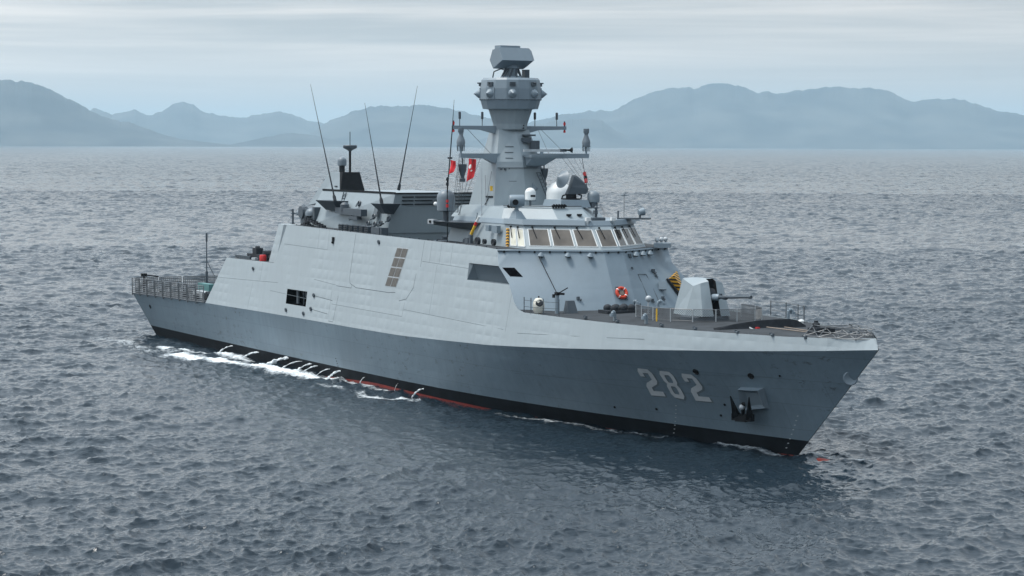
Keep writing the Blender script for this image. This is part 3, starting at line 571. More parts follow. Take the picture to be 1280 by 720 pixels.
for y in (-.95, .95):
    MB().box((24.2, y, 12.78), (.22, .32, .22)).build('roof_lamp', M['white'], ship)
# second tier and sensor plinth
T2 = MB().loft([[(9.8, -4.1, 12.6), (17.5, -3.95, 12.6), (20.6, -1.25, 12.6), (20.6, 1.25, 12.6), (17.5, 3.95, 12.6), (9.8, 4.1, 12.6)], [(10.2, -3.5, 13.42), (16.9, -3.45, 13.42), (19.4, -1.1, 13.42), (19.4, 1.1, 13.42), (16.9, 3.45, 13.42), (10.2, 3.5, 13.42)]]).build('upper_house', M['house'], ship)
MB().loft([[(16.6, -.4, 13.4), (19.3, -.4, 13.4), (19.3, 1.95, 13.4), (16.6, 1.95, 13.4)], [(16.7, -.25, 13.92), (19.15, -.25, 13.92), (19.15, 1.8, 13.92), (16.7, 1.8, 13.92)]]).build('sensor_plinth', M['plain'], ship)
for y in (-.25, .55): MB().box((20.25, y, 12.95), (.2, .3, .1)).lathe([(.08, 0), (.08, .12), (0, .12)], (20.3, y, 12.9), (1, 0, .3), 8).build('roof_vent', M['black'], ship)
def rail_bundle(y0, x, z): 
    b_ = MB(); b_.tube((x, y0-.55, z), (x, y0+.55, z), .07)
    for k in range(5): b_.tube((x, y0-.45+k*.2, z-.12), (x+.05, y0-.4+k*.2, z+.12), .08)
    return b_.build('gear_bundle', M['black'], ship)
rail_bundle(-3.0, 17.6, 13.5); rail_bundle(-.6, 19.5, 13.52)
g_ = MB(); g_.tube((16.9, -3.5, 13.5), (19.5, -1.1, 13.5), .035); g_.tube((19.5, -1.1, 13.5), (19.5, 1.1, 13.5), .035); g_.build('roof_rail', M['steel'], ship)

# ------------------------------------------------------------------ mast, yards, sensors
def mring(a, xc, xa, xr, z): return [(xr, -a, z), (xc, -a, z), (xa, 0, z), (xc, a, z), (xr, a, z), (xr-.5, 0, z)]
MR = [mring(2.35, 13.0, 13.7, 8.5, 12.4), mring(1.75, 12.28, 12.95, 9.65, 16.2), mring(1.72, 12.25, 12.9, 9.7, 16.45), mring(1.16, 11.5, 11.75, 10.05, 18.7)]
mast = MB().loft(MR).build('mast', M['house'], ship); mast['label'] = 'tall tapering faceted mast'
hexr = lambda r, z: [(10.9+r*math.cos(R(-11.25)+k*math.pi/8), r*math.sin(R(-11.25)+k*math.pi/8), z) for k in range(16)]
MB().loft([hexr(1.18, 18.7), hexr(1.22, 19.1), hexr(1.55, 20.1), hexr(1.9, 20.16)]).build('mast_neck', M['house'], ship)
ringo = MB().loft([hexr(1.96, 20.14), hexr(2.12, 20.7), hexr(2.17, 20.8), hexr(2.17, 21.55), hexr(2.08, 22.15), hexr(1.95, 22.3)])
for k in range(60):
    a_ = k*2*math.pi/60; ringo.box((10.9+2.16*math.cos(a_), 2.16*math.sin(a_), 20.78), (.06, .06, .06), a_, mi=1)
RING = ringo.build('sensor_ring', [M['plain'], M['dgrey']], ship)
for k in range(8):
    a_ = R(-22.5+45*k); d = (math.cos(a_), math.sin(a_)); pl = MB().box((10.9+2.13*d[0], 2.13*d[1], 21.2), (.1, .78, .82), a_).build('antenna_panel', M['plain'], RING)
    MB().lathe([(.31, 0), (.31, .06), (.27, .12), (.0, .44)], (10.9+2.17*d[0], 2.17*d[1], 21.2), (d[0], d[1], 0), 18).build('cone_antenna', M['plain'], RING, True)
    MB().box((10.9+2.12*d[0], 2.12*d[1], 21.86), (.22, .4, .26), a_).lathe([(.05, 0), (.05, .14), (0, .14)], (10.9+2.2*d[0], 2.2*d[1], 21.95), (d[0], d[1], 0), 8).build('small_sensor', M['dgrey'], RING)
# rotating search radar
sr = MB().lathe([(.75, 22.28), (.75, 22.42), (.42, 22.5), (.42, 22.95), (.5, 23.0), (.36, 23.25)], (11.1, 0, 0), n=20)
SR = sr.build('search_radar', M['plain'], ship, True); SR['label'] = 'big boxy search radar at the masthead'
fa_ = R(9); fd = Vector((math.cos(fa_), math.sin(fa_), 0)); wd = Vector((-math.sin(fa_), math.cos(fa_), 0))
prof = [(.45, 24.42), (.93, 23.52), (-.25, 22.95), (-.66, 23.55), (-.32, 24.28)]
def arc(wx, sc): 
    c = Vector((.1, 0, 23.75)); return [tuple(Vector((11.1, 0, 0))+fd*(.1+(d-.1)*sc)+wd*wx+Vector((0, 0, 23.72+(z-23.72)*sc))) for d, z in prof]
ant = MB().loft([arc(-1.45, .97), arc(-1.4, 1), arc(1.15, 1), arc(1.45, .72)]); ant.build('antenna', M['plain'], SR)
ant = MB(); c = Vector((11.1, 0, 24.4))-fd*.1; ant.box(c+wd*-.3, (.7, 1.7, .34), fa_); ant.build('antenna_cover', M['plain'], SR)
k_ = MB(); 
for q in range(9):
    a_ = q*.7; k_.tube((11.1+.75*math.cos(a_), .75*math.sin(a_), 22.3), (11.1+.45*math.cos(a_+.4), .45*math.sin(a_+.4), 22.95), .07)
k_.box((11.0, 1.15, 22.62), (.5, .35, .6)); k_.path([(10.6, -1.25, 22.3), (10.7, -1.2, 22.75), (11.0, -.8, 22.95), (11.2, -.4, 22.8)], .05); k_.build('drive_pipes', M['dgrey'], SR)
# yards
def yard(z, x0, x1, y0, y1, h0, h1, w0, w1):
    for s in (-1, 1):
        m_ = MB(); r0 = [(x0-w0/2, s*y0, z-h0), (x0+w0/2, s*y0, z-h0), (x0+w0/2, s*y0, z), (x0-w0/2, s*y0, z)]; ym = y0+(y1-y0)*.38; xm = x0+(x1-x0)*.38
        r1 = [(xm-w1/2, s*ym, z-h1*1.2), (xm+w1/2, s*ym, z-h1*1.2), (xm+w1/2, s*ym, z), (xm-w1/2, s*ym, z)]
        r2 = [(x1-w1/2, s*y1, z-h1), (x1+w1/2, s*y1, z-h1), (x1+w1/2, s*y1, z), (x1-w1/2, s*y1, z)]
        m_.loft([r0, r1, r2]); m_.build('yard_arm', M['plain'], ship)
yard(17.02, 11.6, 13.17, 1.3, 5.02, .85, .3, 1.0, .3)
yard(18.95, 10.8, 10.8, .9, 4.47, .62, .24, .5, .24)
for s, y in ((-1, 3.9), (-1, 2.15), (1, 2.0), (1, 3.75)):
    o = MB().tube((10.8, s*y, 18.95), (10.8, s*y, 19.42), .03).build('stub_antenna', M['steel'], ship)
    MB().lathe([(.0, 0), (.09, .03), (.09, .5), (0, .54)], (10.8, s*y, 19.4), n=10).build('antenna_body', M['dgrey'], o, True)
for s in (-1, 1):
    o = MB().tube((10.8, s*4.38, 18.55), (10.8, s*4.38, 19.3), .05).build('masthead_lamp', M['black'], ship)
    MB().tube((10.8, s*4.38, 19.02), (10.8, s*4.38, 19.22), .085).build('lamp_lens', M['redp'], o); MB().tube((10.8, s*4.38, 18.5), (10.8, s*4.38, 18.66), .085).build('lamp_lens', M['redp'], o)
def esm(x, y, z, up=1):
    o = MB().tube((x, y, z), (x, y, z+up*.55), .07).build('canister_antenna', M['plain'], ship)
    b_ = MB().lathe([(.26, 0), (.3, .28), (.28, .42), (.13, .82), (.13, .9), (.2, 1.0), (.2, 1.28), (.0, 1.28)], (x, y, z+up*.5), (0, 0, up), 16); b_.build('canister', M['dome'], o, True)
    q = MB()
    for k in range(6): q.tube((x+.24*math.cos(k), y+.24*math.sin(k), z+up*.18), (x+.27*math.cos(k), y+.27*math.sin(k), z+up*.6), .025)
    q.build('cage', M['dgrey'], o)
for s in (-1, 1): esm(13.1, s*4.9, 17.0, 1)
def hang(x, y, z):
    o = MB().tube((x, y, z), (x, y, z-.45), .05).build('hanging_antenna', M['dgrey'], ship)
    MB().lathe([(.3, 0), (.3, -.12), (.26, -.45), (.13, -.85), (.13, -.95), (.2, -1.0), (.2, -1.22), (0, -1.22)], (x, y, z-.42), n=14).build('canister', M['dgrey'], o, True)
hang(12.75, -4.6, 16.7); hang(12.3, 1.97, 16.4)
# fixtures on the mast faces
f_ = MB(); f_.loft([[(12.7, .15, 16.75), (14.6, -.2, 16.75), (14.6, 2.3, 16.75), (12.4, 1.6, 16.75)], [(12.7, .1, 16.93), (14.7, -.25, 16.93), (14.7, 2.35, 16.93), (12.4, 1.7, 16.93)]]); f_.loft([[(12.7, .3, 16.1), (13.3, .4, 16.2), (13.3, 1.5, 16.2), (12.5, 1.5, 16.1)], [(12.7, .25, 16.75), (14.3, 0, 16.75), (14.3, 2.0, 16.75), (12.4, 1.65, 16.75)]]); f_.build('mast_platform', M['plain'], ship)
o = MB().tube((14.0, .9, 16.93), (14.0, .9, 17.15), .12).build('navigation_radar', M['plain'], ship); MB().box((14.0, .9, 17.24), (.24, 2.6, .17), R(-12)).build('antenna', M['lsteel'], o)
o = MB().box((13.9, 2.6, 17.25), (.3, .55, .2), .5).build('fog_horn', M['dgrey'], ship); MB().lathe([(.05, 0), (.07, .4), (.2, .6), (0, .55)], (13.9, 2.7, 17.27), (.25, 1, 0), 12).build('trumpet', M['black'], o)
f_ = MB(); f_.box((12.35, 1.2, 17.6), (.5, .5, .65), .5).box((12.0, .9, 18.3), (.4, .9, .12)).box((12.2, .6, 17.95), (.35, .6, .3)); f_.build('mast_box', M['dgrey'], ship)
f_ = MB()
for k in range(4): f_.box((11.85, .35, 18.8+k*.18), (.28, .4, .09))
f_.build('lamp_stack', M['black'], ship)
f_ = MB()
for a_, b_ in (((12.75, 1.15, 15.7), (13.25, 2.25, 12.8)), ((12.55, 1.55, 15.7), (13.0, 2.6, 12.8))): f_.tube(a_, b_, .035)
for k in range(13): f_.tube(Vector((12.75, 1.15, 15.7)).lerp(Vector((13.25, 2.25, 12.8)), k/12), Vector((12.55, 1.55, 15.7)).lerp(Vector((13.0, 2.6, 12.8)), k/12), .02)
f_.build('mast_ladder', M['dgrey'], ship)
f_ = MB().loft([[(12.9, .55, 14.55), (13.3, .8, 14.55), (12.8, 1.3, 14.55)], [(12.9, .7, 14.95), (12.95, .75, 14.95), (12.9, .8, 14.95)]]); f_.build('mast_bracket', M['plain'], ship)
f_ = MB()
for k in range(6): f_.box((12.62-.02*k, -1.55+.32*k, 15.93), (.16, .12, .12))
f_.bar((12.45, -1.75, 16.02), (13.05, 0, 16.02), .06, .05); f_.bar((13.05, 0, 16.02), (12.45, 1.75, 16.02), .06, .05); f_.build('mast_collar', M['dgrey'], ship)
f_ = MB()
for z, y0, y1 in ((15.1, -1.2, -.7), (16.7, -1.1, -.6), (17.1, -1.05, -.5), (17.5, -.95, -.4), (13.75, -1.1, .3)):
    xx = lambda y: 12.98-(z-16.2)*.5+y*.38; f_.bar((xx(y0)+.05, y0, z), (xx(y1)+.05, y1, z), .05, .04)
f_.build('hand_rail', M['dgrey'], ship)
f_ = MB().box((11.9, -2.1, 14.0), (1.1, .1, .12)).tube((11.8, -2.15, 13.9), (11.2, -2.3, 13.1), .03); f_.build('cable_bracket', M['black'], ship)
# sensors on the roof
def dome(name, x, y, z, r, h, mat, post=.0, label=None, pr=.18):
    b_ = MB().lathe([(r*1.0, 0), (r*1.02, h-r*.95)] + [(r*1.02*math.cos(a), h-r*.95+r*.95*math.sin(a)) for a in np.linspace(.15, math.pi/2, 9)], (x, y, z), n=28)
    b_.lathe([(r*.8, -.06), (r, 0)], (x, y, z), n=28); o = b_.build(name, mat, ship, True)
    if label: o['label'] = label
    if post: MB().lathe([(pr*1.5, -post), (pr, -post+.1), (pr, -.05), (r*.6, 0)], (x, y, z), n=14).build('pedestal', M['dgrey'], o, True)
    return o
dome('satellite_dome', 15.0, 1.75, 13.42, .87, 1.68, M['white'], .1, 'large white radome beside the mast')
o = dome('satellite_dome', 16.0, -1.0, 13.9, .36, .8, M['white'], .5, 'small white radome on a post', .08)
MB().box((16.36, -.98, 14.14), (.03, .34, .14), R(-10)).build('dome_lettering', M['black'], o)
dome('sensor_dome', 19.0, 2.3, 13.78, .42, .76, M['dome'], .45, None, .3)
dome('sensor_dome', 11.35, -5.2, 13.05, .62, 1.48, M['dome'], .75, 'large grey radome on the starboard bracket', .2)
pf = MB().loft([[(9.7, -5.3, 12.0), (14.0, -4.4, 11.75), (14.6, -4.2, 11.75), (9.7, -4.2, 12.0)], [(9.7, -5.75, 12.3), (13.2, -5.75, 12.3), (14.9, -4.2, 12.3), (9.7, -4.2, 12.3)]]); pf.build('radome_bracket', M['dgrey'], ship)
o = MB().box((10.0, -5.6, 12.25), (.6, .4, .32), .3).build('life_raft_release', M['lsteel'], ship); MB().lathe([(.1, 0), (.1, .05), (0, .05)], (10.05, -5.8, 12.25), (.3, -1, 0), 12).build('dial', M['black'], o)
# optical director
o = MB().loft([[(18.7, -4.0, 12.64), (19.8, -4.0, 12.64), (19.8, -3.2, 12.64), (18.7, -3.2, 12.64)], [(19.0, -3.85, 13.2), (19.45, -3.85, 13.2), (19.45, -3.45, 13.2), (19.0, -3.45, 13.2)]]).build('optical_director', M['plain'], ship)
MB().lathe([(.22, 13.18), (.12, 13.3), (.12, 13.5), (.2, 13.62)], (19.2, -3.65, 0), n=14).lathe([(.0, -.5), (.36, -.5), (.4, -.4), (.4, .4), (.36, .5), (0, .5)], (19.2, -3.65, 13.9), (.35, .94, 0), 20).lathe([(.2, 0), (.2, .12), (0, .1)], (19.5, -3.9, 13.8), (.9, -.4, 0), 14, 1).build('director_head', [M['plain'], M['black']], o, True)
# fire control radar
o = MB().lathe([(.62, 13.9), (.62, 14.0), (.36, 14.02), (.36, 14.3), (0, 14.3)], (18.3, .95, 0), n=18).build('fire_control_radar', M['black'], ship, True)
MB().path([(18.5, .1, 13.95), (18.6, .15, 14.2), (18.5, .5, 14.28)], .05).path([(18.3, 1.7, 13.95), (18.4, 1.7, 14.22), (18.4, 1.4, 14.28)], .05).build('cable', M['black'], o)
bd = MB(); yv = Vector((.25, .97, 0)); pv = Vector((.97, -.25, 0))
bp = lambda s_, y_, z_: tuple(Vector((18.3, .95, 14.3))+yv*y_+pv*s_+Vector((0, 0, z_)))
bd.loft([[bp(-.4, -.35, .0), bp(.4, -.35, .0), bp(.4, .95, .0), bp(-.4, .95, .0)], [bp(-.45, -.1, .5), bp(.45, -.1, .5), bp(.45, 1.1, .35), bp(-.45, 1.1, .35)], [bp(-.4, .1, 1.2), bp(.4, .1, 1.2), bp(.4, .95, .65), bp(-.4, .95, .65)], [bp(-.3, .15, 1.3), bp(.3, .15, 1.3), bp(.3, .4, 1.2), bp(-.3, .4, 1.2)]]); bd.build('radar_body', M['dgrey'], o)
dv = (yv*-.78+pv*.35+Vector((0, 0, .32))).normalized(); MB().lathe([(.02, -.1), (.26, -.08), (.62, .12), (.64, .17), (.52, .24), (.34, .42), (.05, .6), (0, .62)], Vector(bp(.1, -.5, .95)), dv, 26).build('radar_dish', M['dome'], o, True)
# port roof: searchlight, stowed items, whip
o = MB().box((22.3, 3.6, 12.72), (1.0, 2.2, .1), R(-35)).tube((22.4, 4.0, 12.7), (22.4, 4.0, 12.95), .08).build('searchlight', M['dgrey'], ship); MB().lathe([(.0, -.2), (.2, -.18), (.26, .2), (0, .2)], (22.4, 4.1, 13.15), (.1, 1, .25), 14).build('lamp_head', M['plain'], o, True)
MB().tube((22.0, 3.0, 12.7), (22.0, 3.0, 14.35), .02).build('rod_aerial', M['steel'], ship); MB().tube((21.9, 2.6, 12.7), (21.9, 2.6, 13.25), .06).build('roof_post', M['dgrey'], ship)
b_ = MB().tube((23.4, .1, 12.66), (23.4, .1, 13.5), .09); b_.lathe(sph(.13), (23.4, .1, 13.5), n=10).box((23.4, .05, 13.2), (.3, .2, .25)).tube((23.5, -.3, 12.75), (23.5, .7, 12.75), .12).box((23.5, .2, 12.75), (.3, .9, .12)); b_.build('signal_lamp', M['dgrey'], ship)
o = MB().box((23.4, 5.2, 10.95), (1.0, 1.1, .3), R(-35)).build('wing_locker', M['plain'], ship)
for k in range(3): MB().lathe(sph(.16), (23.0-.3*k, 5.0+.5*k, 11.3), n=10).tube((23.0-.3*k, 5.0+.5*k, 11.0), (23.0-.3*k, 5.0+.5*k, 11.2), .06).build('wing_lamp', M['lsteel'], ship, True)
# starboard bridge side fittings
for x, r_ in ((15.85, .26), (16.9, .17), (18.3, .22)):
    o = MB().lathe([(0, 0), (r_, 0), (r_, .2), (r_*.5, .2), (0, .12)], (x, -4.82, 11.1), (0, -1, 0), 18).build('hose_reel', M['rubber'], ship, True)
b_ = MB().box((14.2, -4.85, 11.05), (.5, .3, .4)).box((14.6, -4.85, 11.15), (.3, .2, .6)).box((13.8, -4.8, 10.95), (.5, .2, .2), .4, ry=.5); b_.build('valve_box', M['dgrey'], ship)
MB().box((16.9, -4.62, 12.0), (.35, .25, .4), .2).box((18.0, -4.6, 11.95), (.7, .3, .5), .1).build('wall_locker', M['plain'], ship)
MB().tube((15.2, -4.62, 13.0), (14.2, -4.62, 10.9), .03).build('wall_pipe', M['seamf'], ship)

# ------------------------------------------------------------------ midships house, funnel, aerials
mid = MB().loft([[(-16.4, -5.7, 8.6), (-1.55, -4.5, 8.6), (-1.55, 4.5, 8.6), (-16.4, 5.7, 8.6)], [(-15.6, -5.0, 11.0), (-1.08, -4.2, 11.0), (-1.08, 4.2, 11.0), (-15.6, 5.0, 11.0)], [(-14.6, -3.85, 13.96), (-.5, -3.8, 13.96), (-.5, 3.8, 13.96), (-14.6, 3.85, 13.96)]])
MID = mid.build('funnel_house', M['house'], ship); MID['label'] = 'broad funnel housing amidships with dark louvred front'
MB().bar((-14.5, -3.84, 14.02), (-.5, -3.8, 14.02), .1, .14).bar((-.46, -3.8, 14.0), (-.46, 3.8, 14.0), .08, .1).build('roof_coaming', M['black'], MID)
lv = MB()
for z in (13.72, 13.45, 13.18):
    for y0, y1 in ((-3.2, -2.3), (-2.15, .9), (1.05, 3.1)):
        x = -.5-(13.96-z)*.196+.03; lv.bar((x, y0, z), (x, y1, z), .13, .08)
lv.build('louvre', M['black'], MID)
o = MB().box((-.1, -.8, 13.35), (.3, .15, .3)).build('floodlight', M['dgrey'], ship); MB().lathe(sph(.17), (.15, -.8, 13.2), n=12).build('lamp_glass', M['white'], o, True)
b_ = MB().box((.6, .6, 9.6), (.9, 2.6, 2.0)).tube((.9, -.6, 10.75), (.9, 1.9, 10.75), .12); b_.build('deck_locker', M['dgrey'], ship)
fu = MB().loft([[(-18.4, -3.55, 12.7), (-12.5, -3.3, 13.4), (-12.5, -1.1, 13.4), (-18.4, -1.1, 12.7)], [(-15.2, -2.95, 15.4), (-12.8, -2.85, 15.4), (-12.8, -1.5, 15.4), (-15.2, -1.5, 15.4)]])
FU = fu.build('funnel', M['house'], ship)
MB().loft([[(-12.55, -3.22, 13.97), (-12.4, -3.22, 13.97), (-12.4, -1.15, 13.97), (-12.55, -1.15, 13.97)], [(-13.3, -2.9, 15.42), (-12.7, -2.9, 15.42), (-12.7, -1.45, 15.42), (-13.3, -1.45, 15.42)]]).build('funnel_cap', M['black'], FU)
MB().box((-14.8, -3.1, 14.1), (.75, .02, .5), rx=R(-13)).build('funnel_emblem', flat('faded_red', (.55, .16, .13), .6, 0, .35, 5), FU)
MB().box((-13.5, -3.15, 14.3), (.5, .06, .07)).build('funnel_step', M['black'], FU)
dome('sensor_dome', -15.0, -2.0, 15.95, .36, .66, M['dome'], .0)
MB().tube((-15.0, -2.0, 15.3), (-15.0, -2.0, 15.98), .24).tube((-14.6, -2.1, 15.0), (-14.6, -2.1, 15.9), .12).build('dome_post', M['black'], ship)
o = MB().tube((-13.6, -1.9, 15.3), (-13.6, -1.9, 17.2), .1).build('beacon_mast', M['black'], ship)
MB().lathe([(.1, 0), (.2, .1), (.52, .26), (.55, .3), (.55, .45), (.5, .5), (0, .5)], (-13.6, -1.9, 17.05), n=22).tube((-13.6, -1.9, 17.5), (-13.6, -1.9, 18.6), .035).build('beacon_array', M['dgrey'], o, True)
def whip(b0, tip, label=None):
    o = MB().tube(b0, Vector(b0).lerp(Vector(tip), .45), .07, .04, 8).tube(Vector(b0).lerp(Vector(tip), .45), tip, .036, .014, 6); o.lathe([(.13, 0), (.13, .35), (.09, .5)], b0, Vector(tip)-Vector(b0), 10)
    return o.build('whip_aerial', M['rubber'], ship, True)
whip((-9.2, -5.0, 13.25), (-13.75, -5.2, 22.3)); whip((-.2, -5.0, 13.2), (-2.96, -5.2, 20.7)); whip((-12.9, 2.0, 14.0), (-10.2, 2.4, 22.2))
def sponson(x0, x1): MB().loft([[(x0+.7, -4.0, 12.45), (x1-.8, -4.0, 12.45), (x1-.8, -4.7, 12.5), (x0+.7, -4.7, 12.5)], [(x0, -3.8, 13.25), (x1, -3.8, 13.25), (x1-.3, -5.3, 13.25), (x0, -5.3, 13.25)]]).build('aerial_sponson', M['dgrey'], ship)
sponson(-12.5, -8.6); sponson(-1.6, .5)
MB().loft([[(-9.5, -4.9, 12.75), (-9.5, -4.5, 12.75), (-9.5, -4.5, 12.3), (-9.5, -4.9, 12.3)], [(-3.9, -5.1, 12.72), (-3.9, -4.6, 12.72), (-3.9, -4.6, 12.2), (-3.9, -5.1, 12.2)]]).lathe([(.35, 0), (.35, .5), (.2, .65), (0, .7)], (-8.0, -4.7, 12.5), n=14).box((-5.5, -4.9, 12.05), (1.6, .4, .25)).build('boat_crane', M['dgrey'], ship)
la = MB()
for s_ in (0, .5): la.tube((-10.2+s_, -4.6, 11.0), (-10.0+s_, -3.95, 13.9), .04)
for k in range(10): la.tube((-10.2+.02*k, -4.6+.065*k, 11.2+.28*k), (-9.7+.02*k, -4.6+.065*k, 11.2+.28*k), .03)
la.build('house_ladder', M['dgrey'], ship)
for k in range(6):
    x = -7.2+k*1.0; b_ = MB().box((x, -5.25, 11.22), (.62, .35, .62), ry=.1); 
    for q in range(4): b_.box((x, -5.45, 11.02+q*.14), (.56, .05, .05), mi=1)
    b_.build('vent_box', [M['dgrey'], M['black']], ship)
MB().box((-.2, -5.3, 11.2), (1.5, .5, .6)).box((.9, -5.3, 11.2), (.2, .55, .62)).build('winch_box', M['dgrey'], ship)
for x, z in ((-6.8, 12.05), (-2.8, 12.2), (-1.2, 11.75), (.0, 12.1), (-6.3, 13.1), (-3.5, 11.65), (-2.2, 11.65)):
    MB().lathe([(.2, 0), (.24, .1), (.18, .16), (.12, .05)], (x, -4.55+.33*(z-11.9), z), (0, -1, .3), 12).tube((x, -4.4, z), (x+.15, -4.95+.33*(z-11.9), z-.2), .05).build('wall_fitting', M['dgrey'], ship)
MB().box((-2.8, -4.35, 12.65), (.7, .06, .9), rx=R(-17)).build('wall_grating', M['seam'], ship)
o = MB()
for k in range(2):
    for q in range(7): o.box((-14.2+q*.55-k*.3, -5.3, 11.75-q*.09-k*.42), (.4, .35, .22))
    o.bar((-14.6-k*.3, -5.3, 11.72-k*.42), (-10.6-k*.3, -5.3, 11.05-k*.42+.12), .2, .1)
o.build('decoy_launcher', M['rubber'], ship)
# close-in gun on the aft roof
cw = MB().lathe([(1.0, 0), (1.0, .2), (.7, .25), (.7, .5)], (-15.2, -4.4, 11.1), n=20)
CW = cw.build('close_in_gun', M['rubber'], ship, True)
MB().lathe([(.55, 0)]+[(.55*math.cos(a), .2+.42*math.sin(a)) for a in np.linspace(0, math.pi/2, 8)], (-14.9, -4.6, 11.95), n=20).build('gun_dome', M['dome'], CW, True)
MB().box((-15.6, -4.3, 11.9), (1.3, 1.5, 1.2), ry=.1).box((-16.4, -4.6, 11.7), (.6, .5, .9)).lathe([(.5, -.3), (.55, 0), (.4, .3)], (-15.9, -4.9, 12.2), (0, 1, 0), 14).box((-13.9, -4.5, 12.0), (.4, .8, 1.3)).build('gun_mount', M['dgrey'], CW)
MB().tube((-16.2, -4.6, 12.1), (-18.6, -4.9, 12.05), .1, .06).tube((-16.2, -4.3, 12.1), (-18.6, -4.6, 12.05), .1, .06).lathe([(.3, 0), (.2, .6), (.0, .9)], (-17.2, -4.6, 12.1), (-1, -.1, 0), 10).build('gun_barrel', M['dome'], CW, True)
MB().tube((-18.05, -5.0, 10.9), (-18.05, -5.0, 12.4), .09).box((-18.05, -5.0, 11.05), (.3, .3, .4)).box((-18.25, -5.0, 12.3), (.3, .15, .12)).box((-18.25, -5.0, 11.8), (.25, .12, .1)).build('roof_post', M['dgrey'], ship)
# stowed gear on the lower aft deck
b_ = MB().box((-24.5, -5.2, 8.25), (4.6, .9, .5)).box((-25.2, -5.3, 8.65), (.9, .6, .7)).bar((-23.5, -5.3, 8.4), (-21.2, -5.2, 8.9), .35, .3).tube((-26.9, -5.3, 8.2), (-20.9, -5.3, 8.35), .25).lathe([(.3, -.3), (.3, .3)], (-22.6, -5.5, 8.6), (0, 1, 0), 12).box((-25.5, -5.2, 9.0), (.3, .3, .25))
b_.build('torpedo_tubes', M['rubber'], ship)
tag(MB().lathe([(.0, 0), (.26, 0), (.28, .1), (.28, .55), (.24, .62), (0, .62)], (-21.9, -6.1, 7.95), n=16).build('red_drum', M['redp'], None, True), 'red drum among dark gear on the low aft roof', 'drum')
b_ = MB()
for k in range(8): b_.box((-32.0+k*.45+3.0, -5.6, 8.16), (.36, .5, .24))
b_.build('cable_chocks', M['dgrey'], ship); MB().box((-24.3, -5.9, 8.15), (.8, .3, .16)).build('white_case', M['lsteel'], ship)
# side fittings, grille, opening
gr = MB(); G = lambda u, v, o_=.02: wall(4.5+u*1.95+v*1.42, 7.47+v*2.83, o_)
for i in range(2):
    for j in range(4): gr.quad(G(i*.5+.01, j*.25+.01), G(i*.5+.47, j*.25+.01), G(i*.5+.47, j*.25+.23), G(i*.5+.01, j*.25+.23))
gr.quad(G(0, 0, .008), G(1, 0, .008), G(1, 1, .008), G(0, 1, .008), mi=1); gr.build('air_intake_grille', [M['grille'], M['lsteel']], ship)
b_ = MB().box((-12.9, -6.6, 5.65), (.4, .12, 1.0)).box((-11.6, -6.4, 5.9), (1.4, .1, .4), ry=.3).tube((-11.9, -6.5, 5.1), (-11.9, -6.5, 6.2), .06); b_.build('opening_gear', M['dgrey'], ship)
for x, z in ((-14.0, 4.6), (-10.3, 4.55), (-22.2, 7.45), (-8.6, 6.05), (-8.9, 5.0), (2.6, 10.55)):
    p = wall(x, z, .03); MB().lathe([(.16, 0), (.16, .08), (.1, .1), (0, .06)], p, (0, -1, -.1), 12).build('side_valve', M['dgrey'], ship)
MB().box(wall(-6.0, 10.35, .04), (.3, .1, .5)).box(wall(-5.95, 10.2, .1), (.12, .14, .12)).build('side_step', M['black'], ship)
for k in range(24):
    x = -14+k*1.55; MB().box(wall(x, top(x)+.02, -.05), (.1, .1, .1)).build('edge_cleat', M['dgrey'], ship)

# ------------------------------------------------------------------ foredeck: gun, netting, covers, breakwater, pulpit
def gp(x, y, z): return (37.5+x, y, z)
gm_ = MB().lathe([(1.5, 6.85), (1.5, 7.25), (1.4, 7.3), (0, 7.3)], gp(0, 0, 0), n=28); GUN = gm_.build('deck_gun', M['dgrey'], ship, True); GUN['label'] = 'faceted grey gun turret on the foredeck'
half_b = [(-2.0, -1.05, 7.32), (-.05, -1.38, 7.32), (1.35, -.98, 7.32)]; half_t = [(-1.35, -.8, 9.5), (.25, -1.0, 9.12), (.72, -.78, 9.3)]
sh = MB()
B0 = [gp(*p) for p in half_b]; T0 = [gp(*p) for p in half_t]; mir = lambda p: (p[0], -p[1], p[2])
SLW = .25
fb0, ft0 = gp(1.45, -SLW, 7.32), gp(.80, -SLW, 9.42); rb, rt = gp(-2.0, 0, 7.32), gp(-1.35, 0, 9.6)
for f in (lambda p: p, mir):
    b0, b1, b2, t0, t1, t2, fb, ft = [f(p) for p in (*B0, *T0, fb0, ft0)]
    sh.quad(b0, b1, t1, t0); sh.poly([b1, b2, t1]); sh.quad(b2, fb, ft, t2); sh.poly([b2, t2, t1]); 
    apx = (37.95, f((0, -SLW, 0))[1], 9.56); rts = (37.5-1.35, f((0, -SLW, 0))[1], 9.55)
    sh.poly([t0, t1, apx, rts]); sh.poly([t1, t2, ft, apx]); sh.quad(b0, t0, rts, (37.5-2.0, f((0, -SLW, 0))[1], 7.32)); sh.poly([b0, b1, b2, fb, (37.5-2.0, fb[1], 7.32)])
    sh.poly([fb, ft, apx, (37.95, apx[1], 7.4)], mi=1)
sh.quad((35.5, -SLW, 7.32), (35.5, SLW, 7.32), (36.15, SLW, 9.55), (36.15, -SLW, 9.55)); sh.quad((36.15, -SLW, 9.55), (36.15, SLW, 9.55), (37.95, SLW, 9.56), (37.95, -SLW, 9.56))
sh.quad((37.95, -SLW, 7.35), (37.95, SLW, 7.35), (37.95, SLW, 9.56), (37.95, -SLW, 9.56), mi=1)
sh.build('gun_shield', [M['house'], M['black']], GUN)
sl_ = MB().lathe([(.5, -SLW+.03), (.5, SLW-.03)], (37.95, 0, 8.5), (0, 1, 0), 20, 0); sl_.build('slot_drum', M['rubber'], GUN, True)
MB().lathe([(.2, 0), (.2, .75), (.17, .85), (.11, .95)], (38.2, 0, 8.44), (1, 0, .06), 16).build('barrel_sleeve', M['plain'], GUN, True)
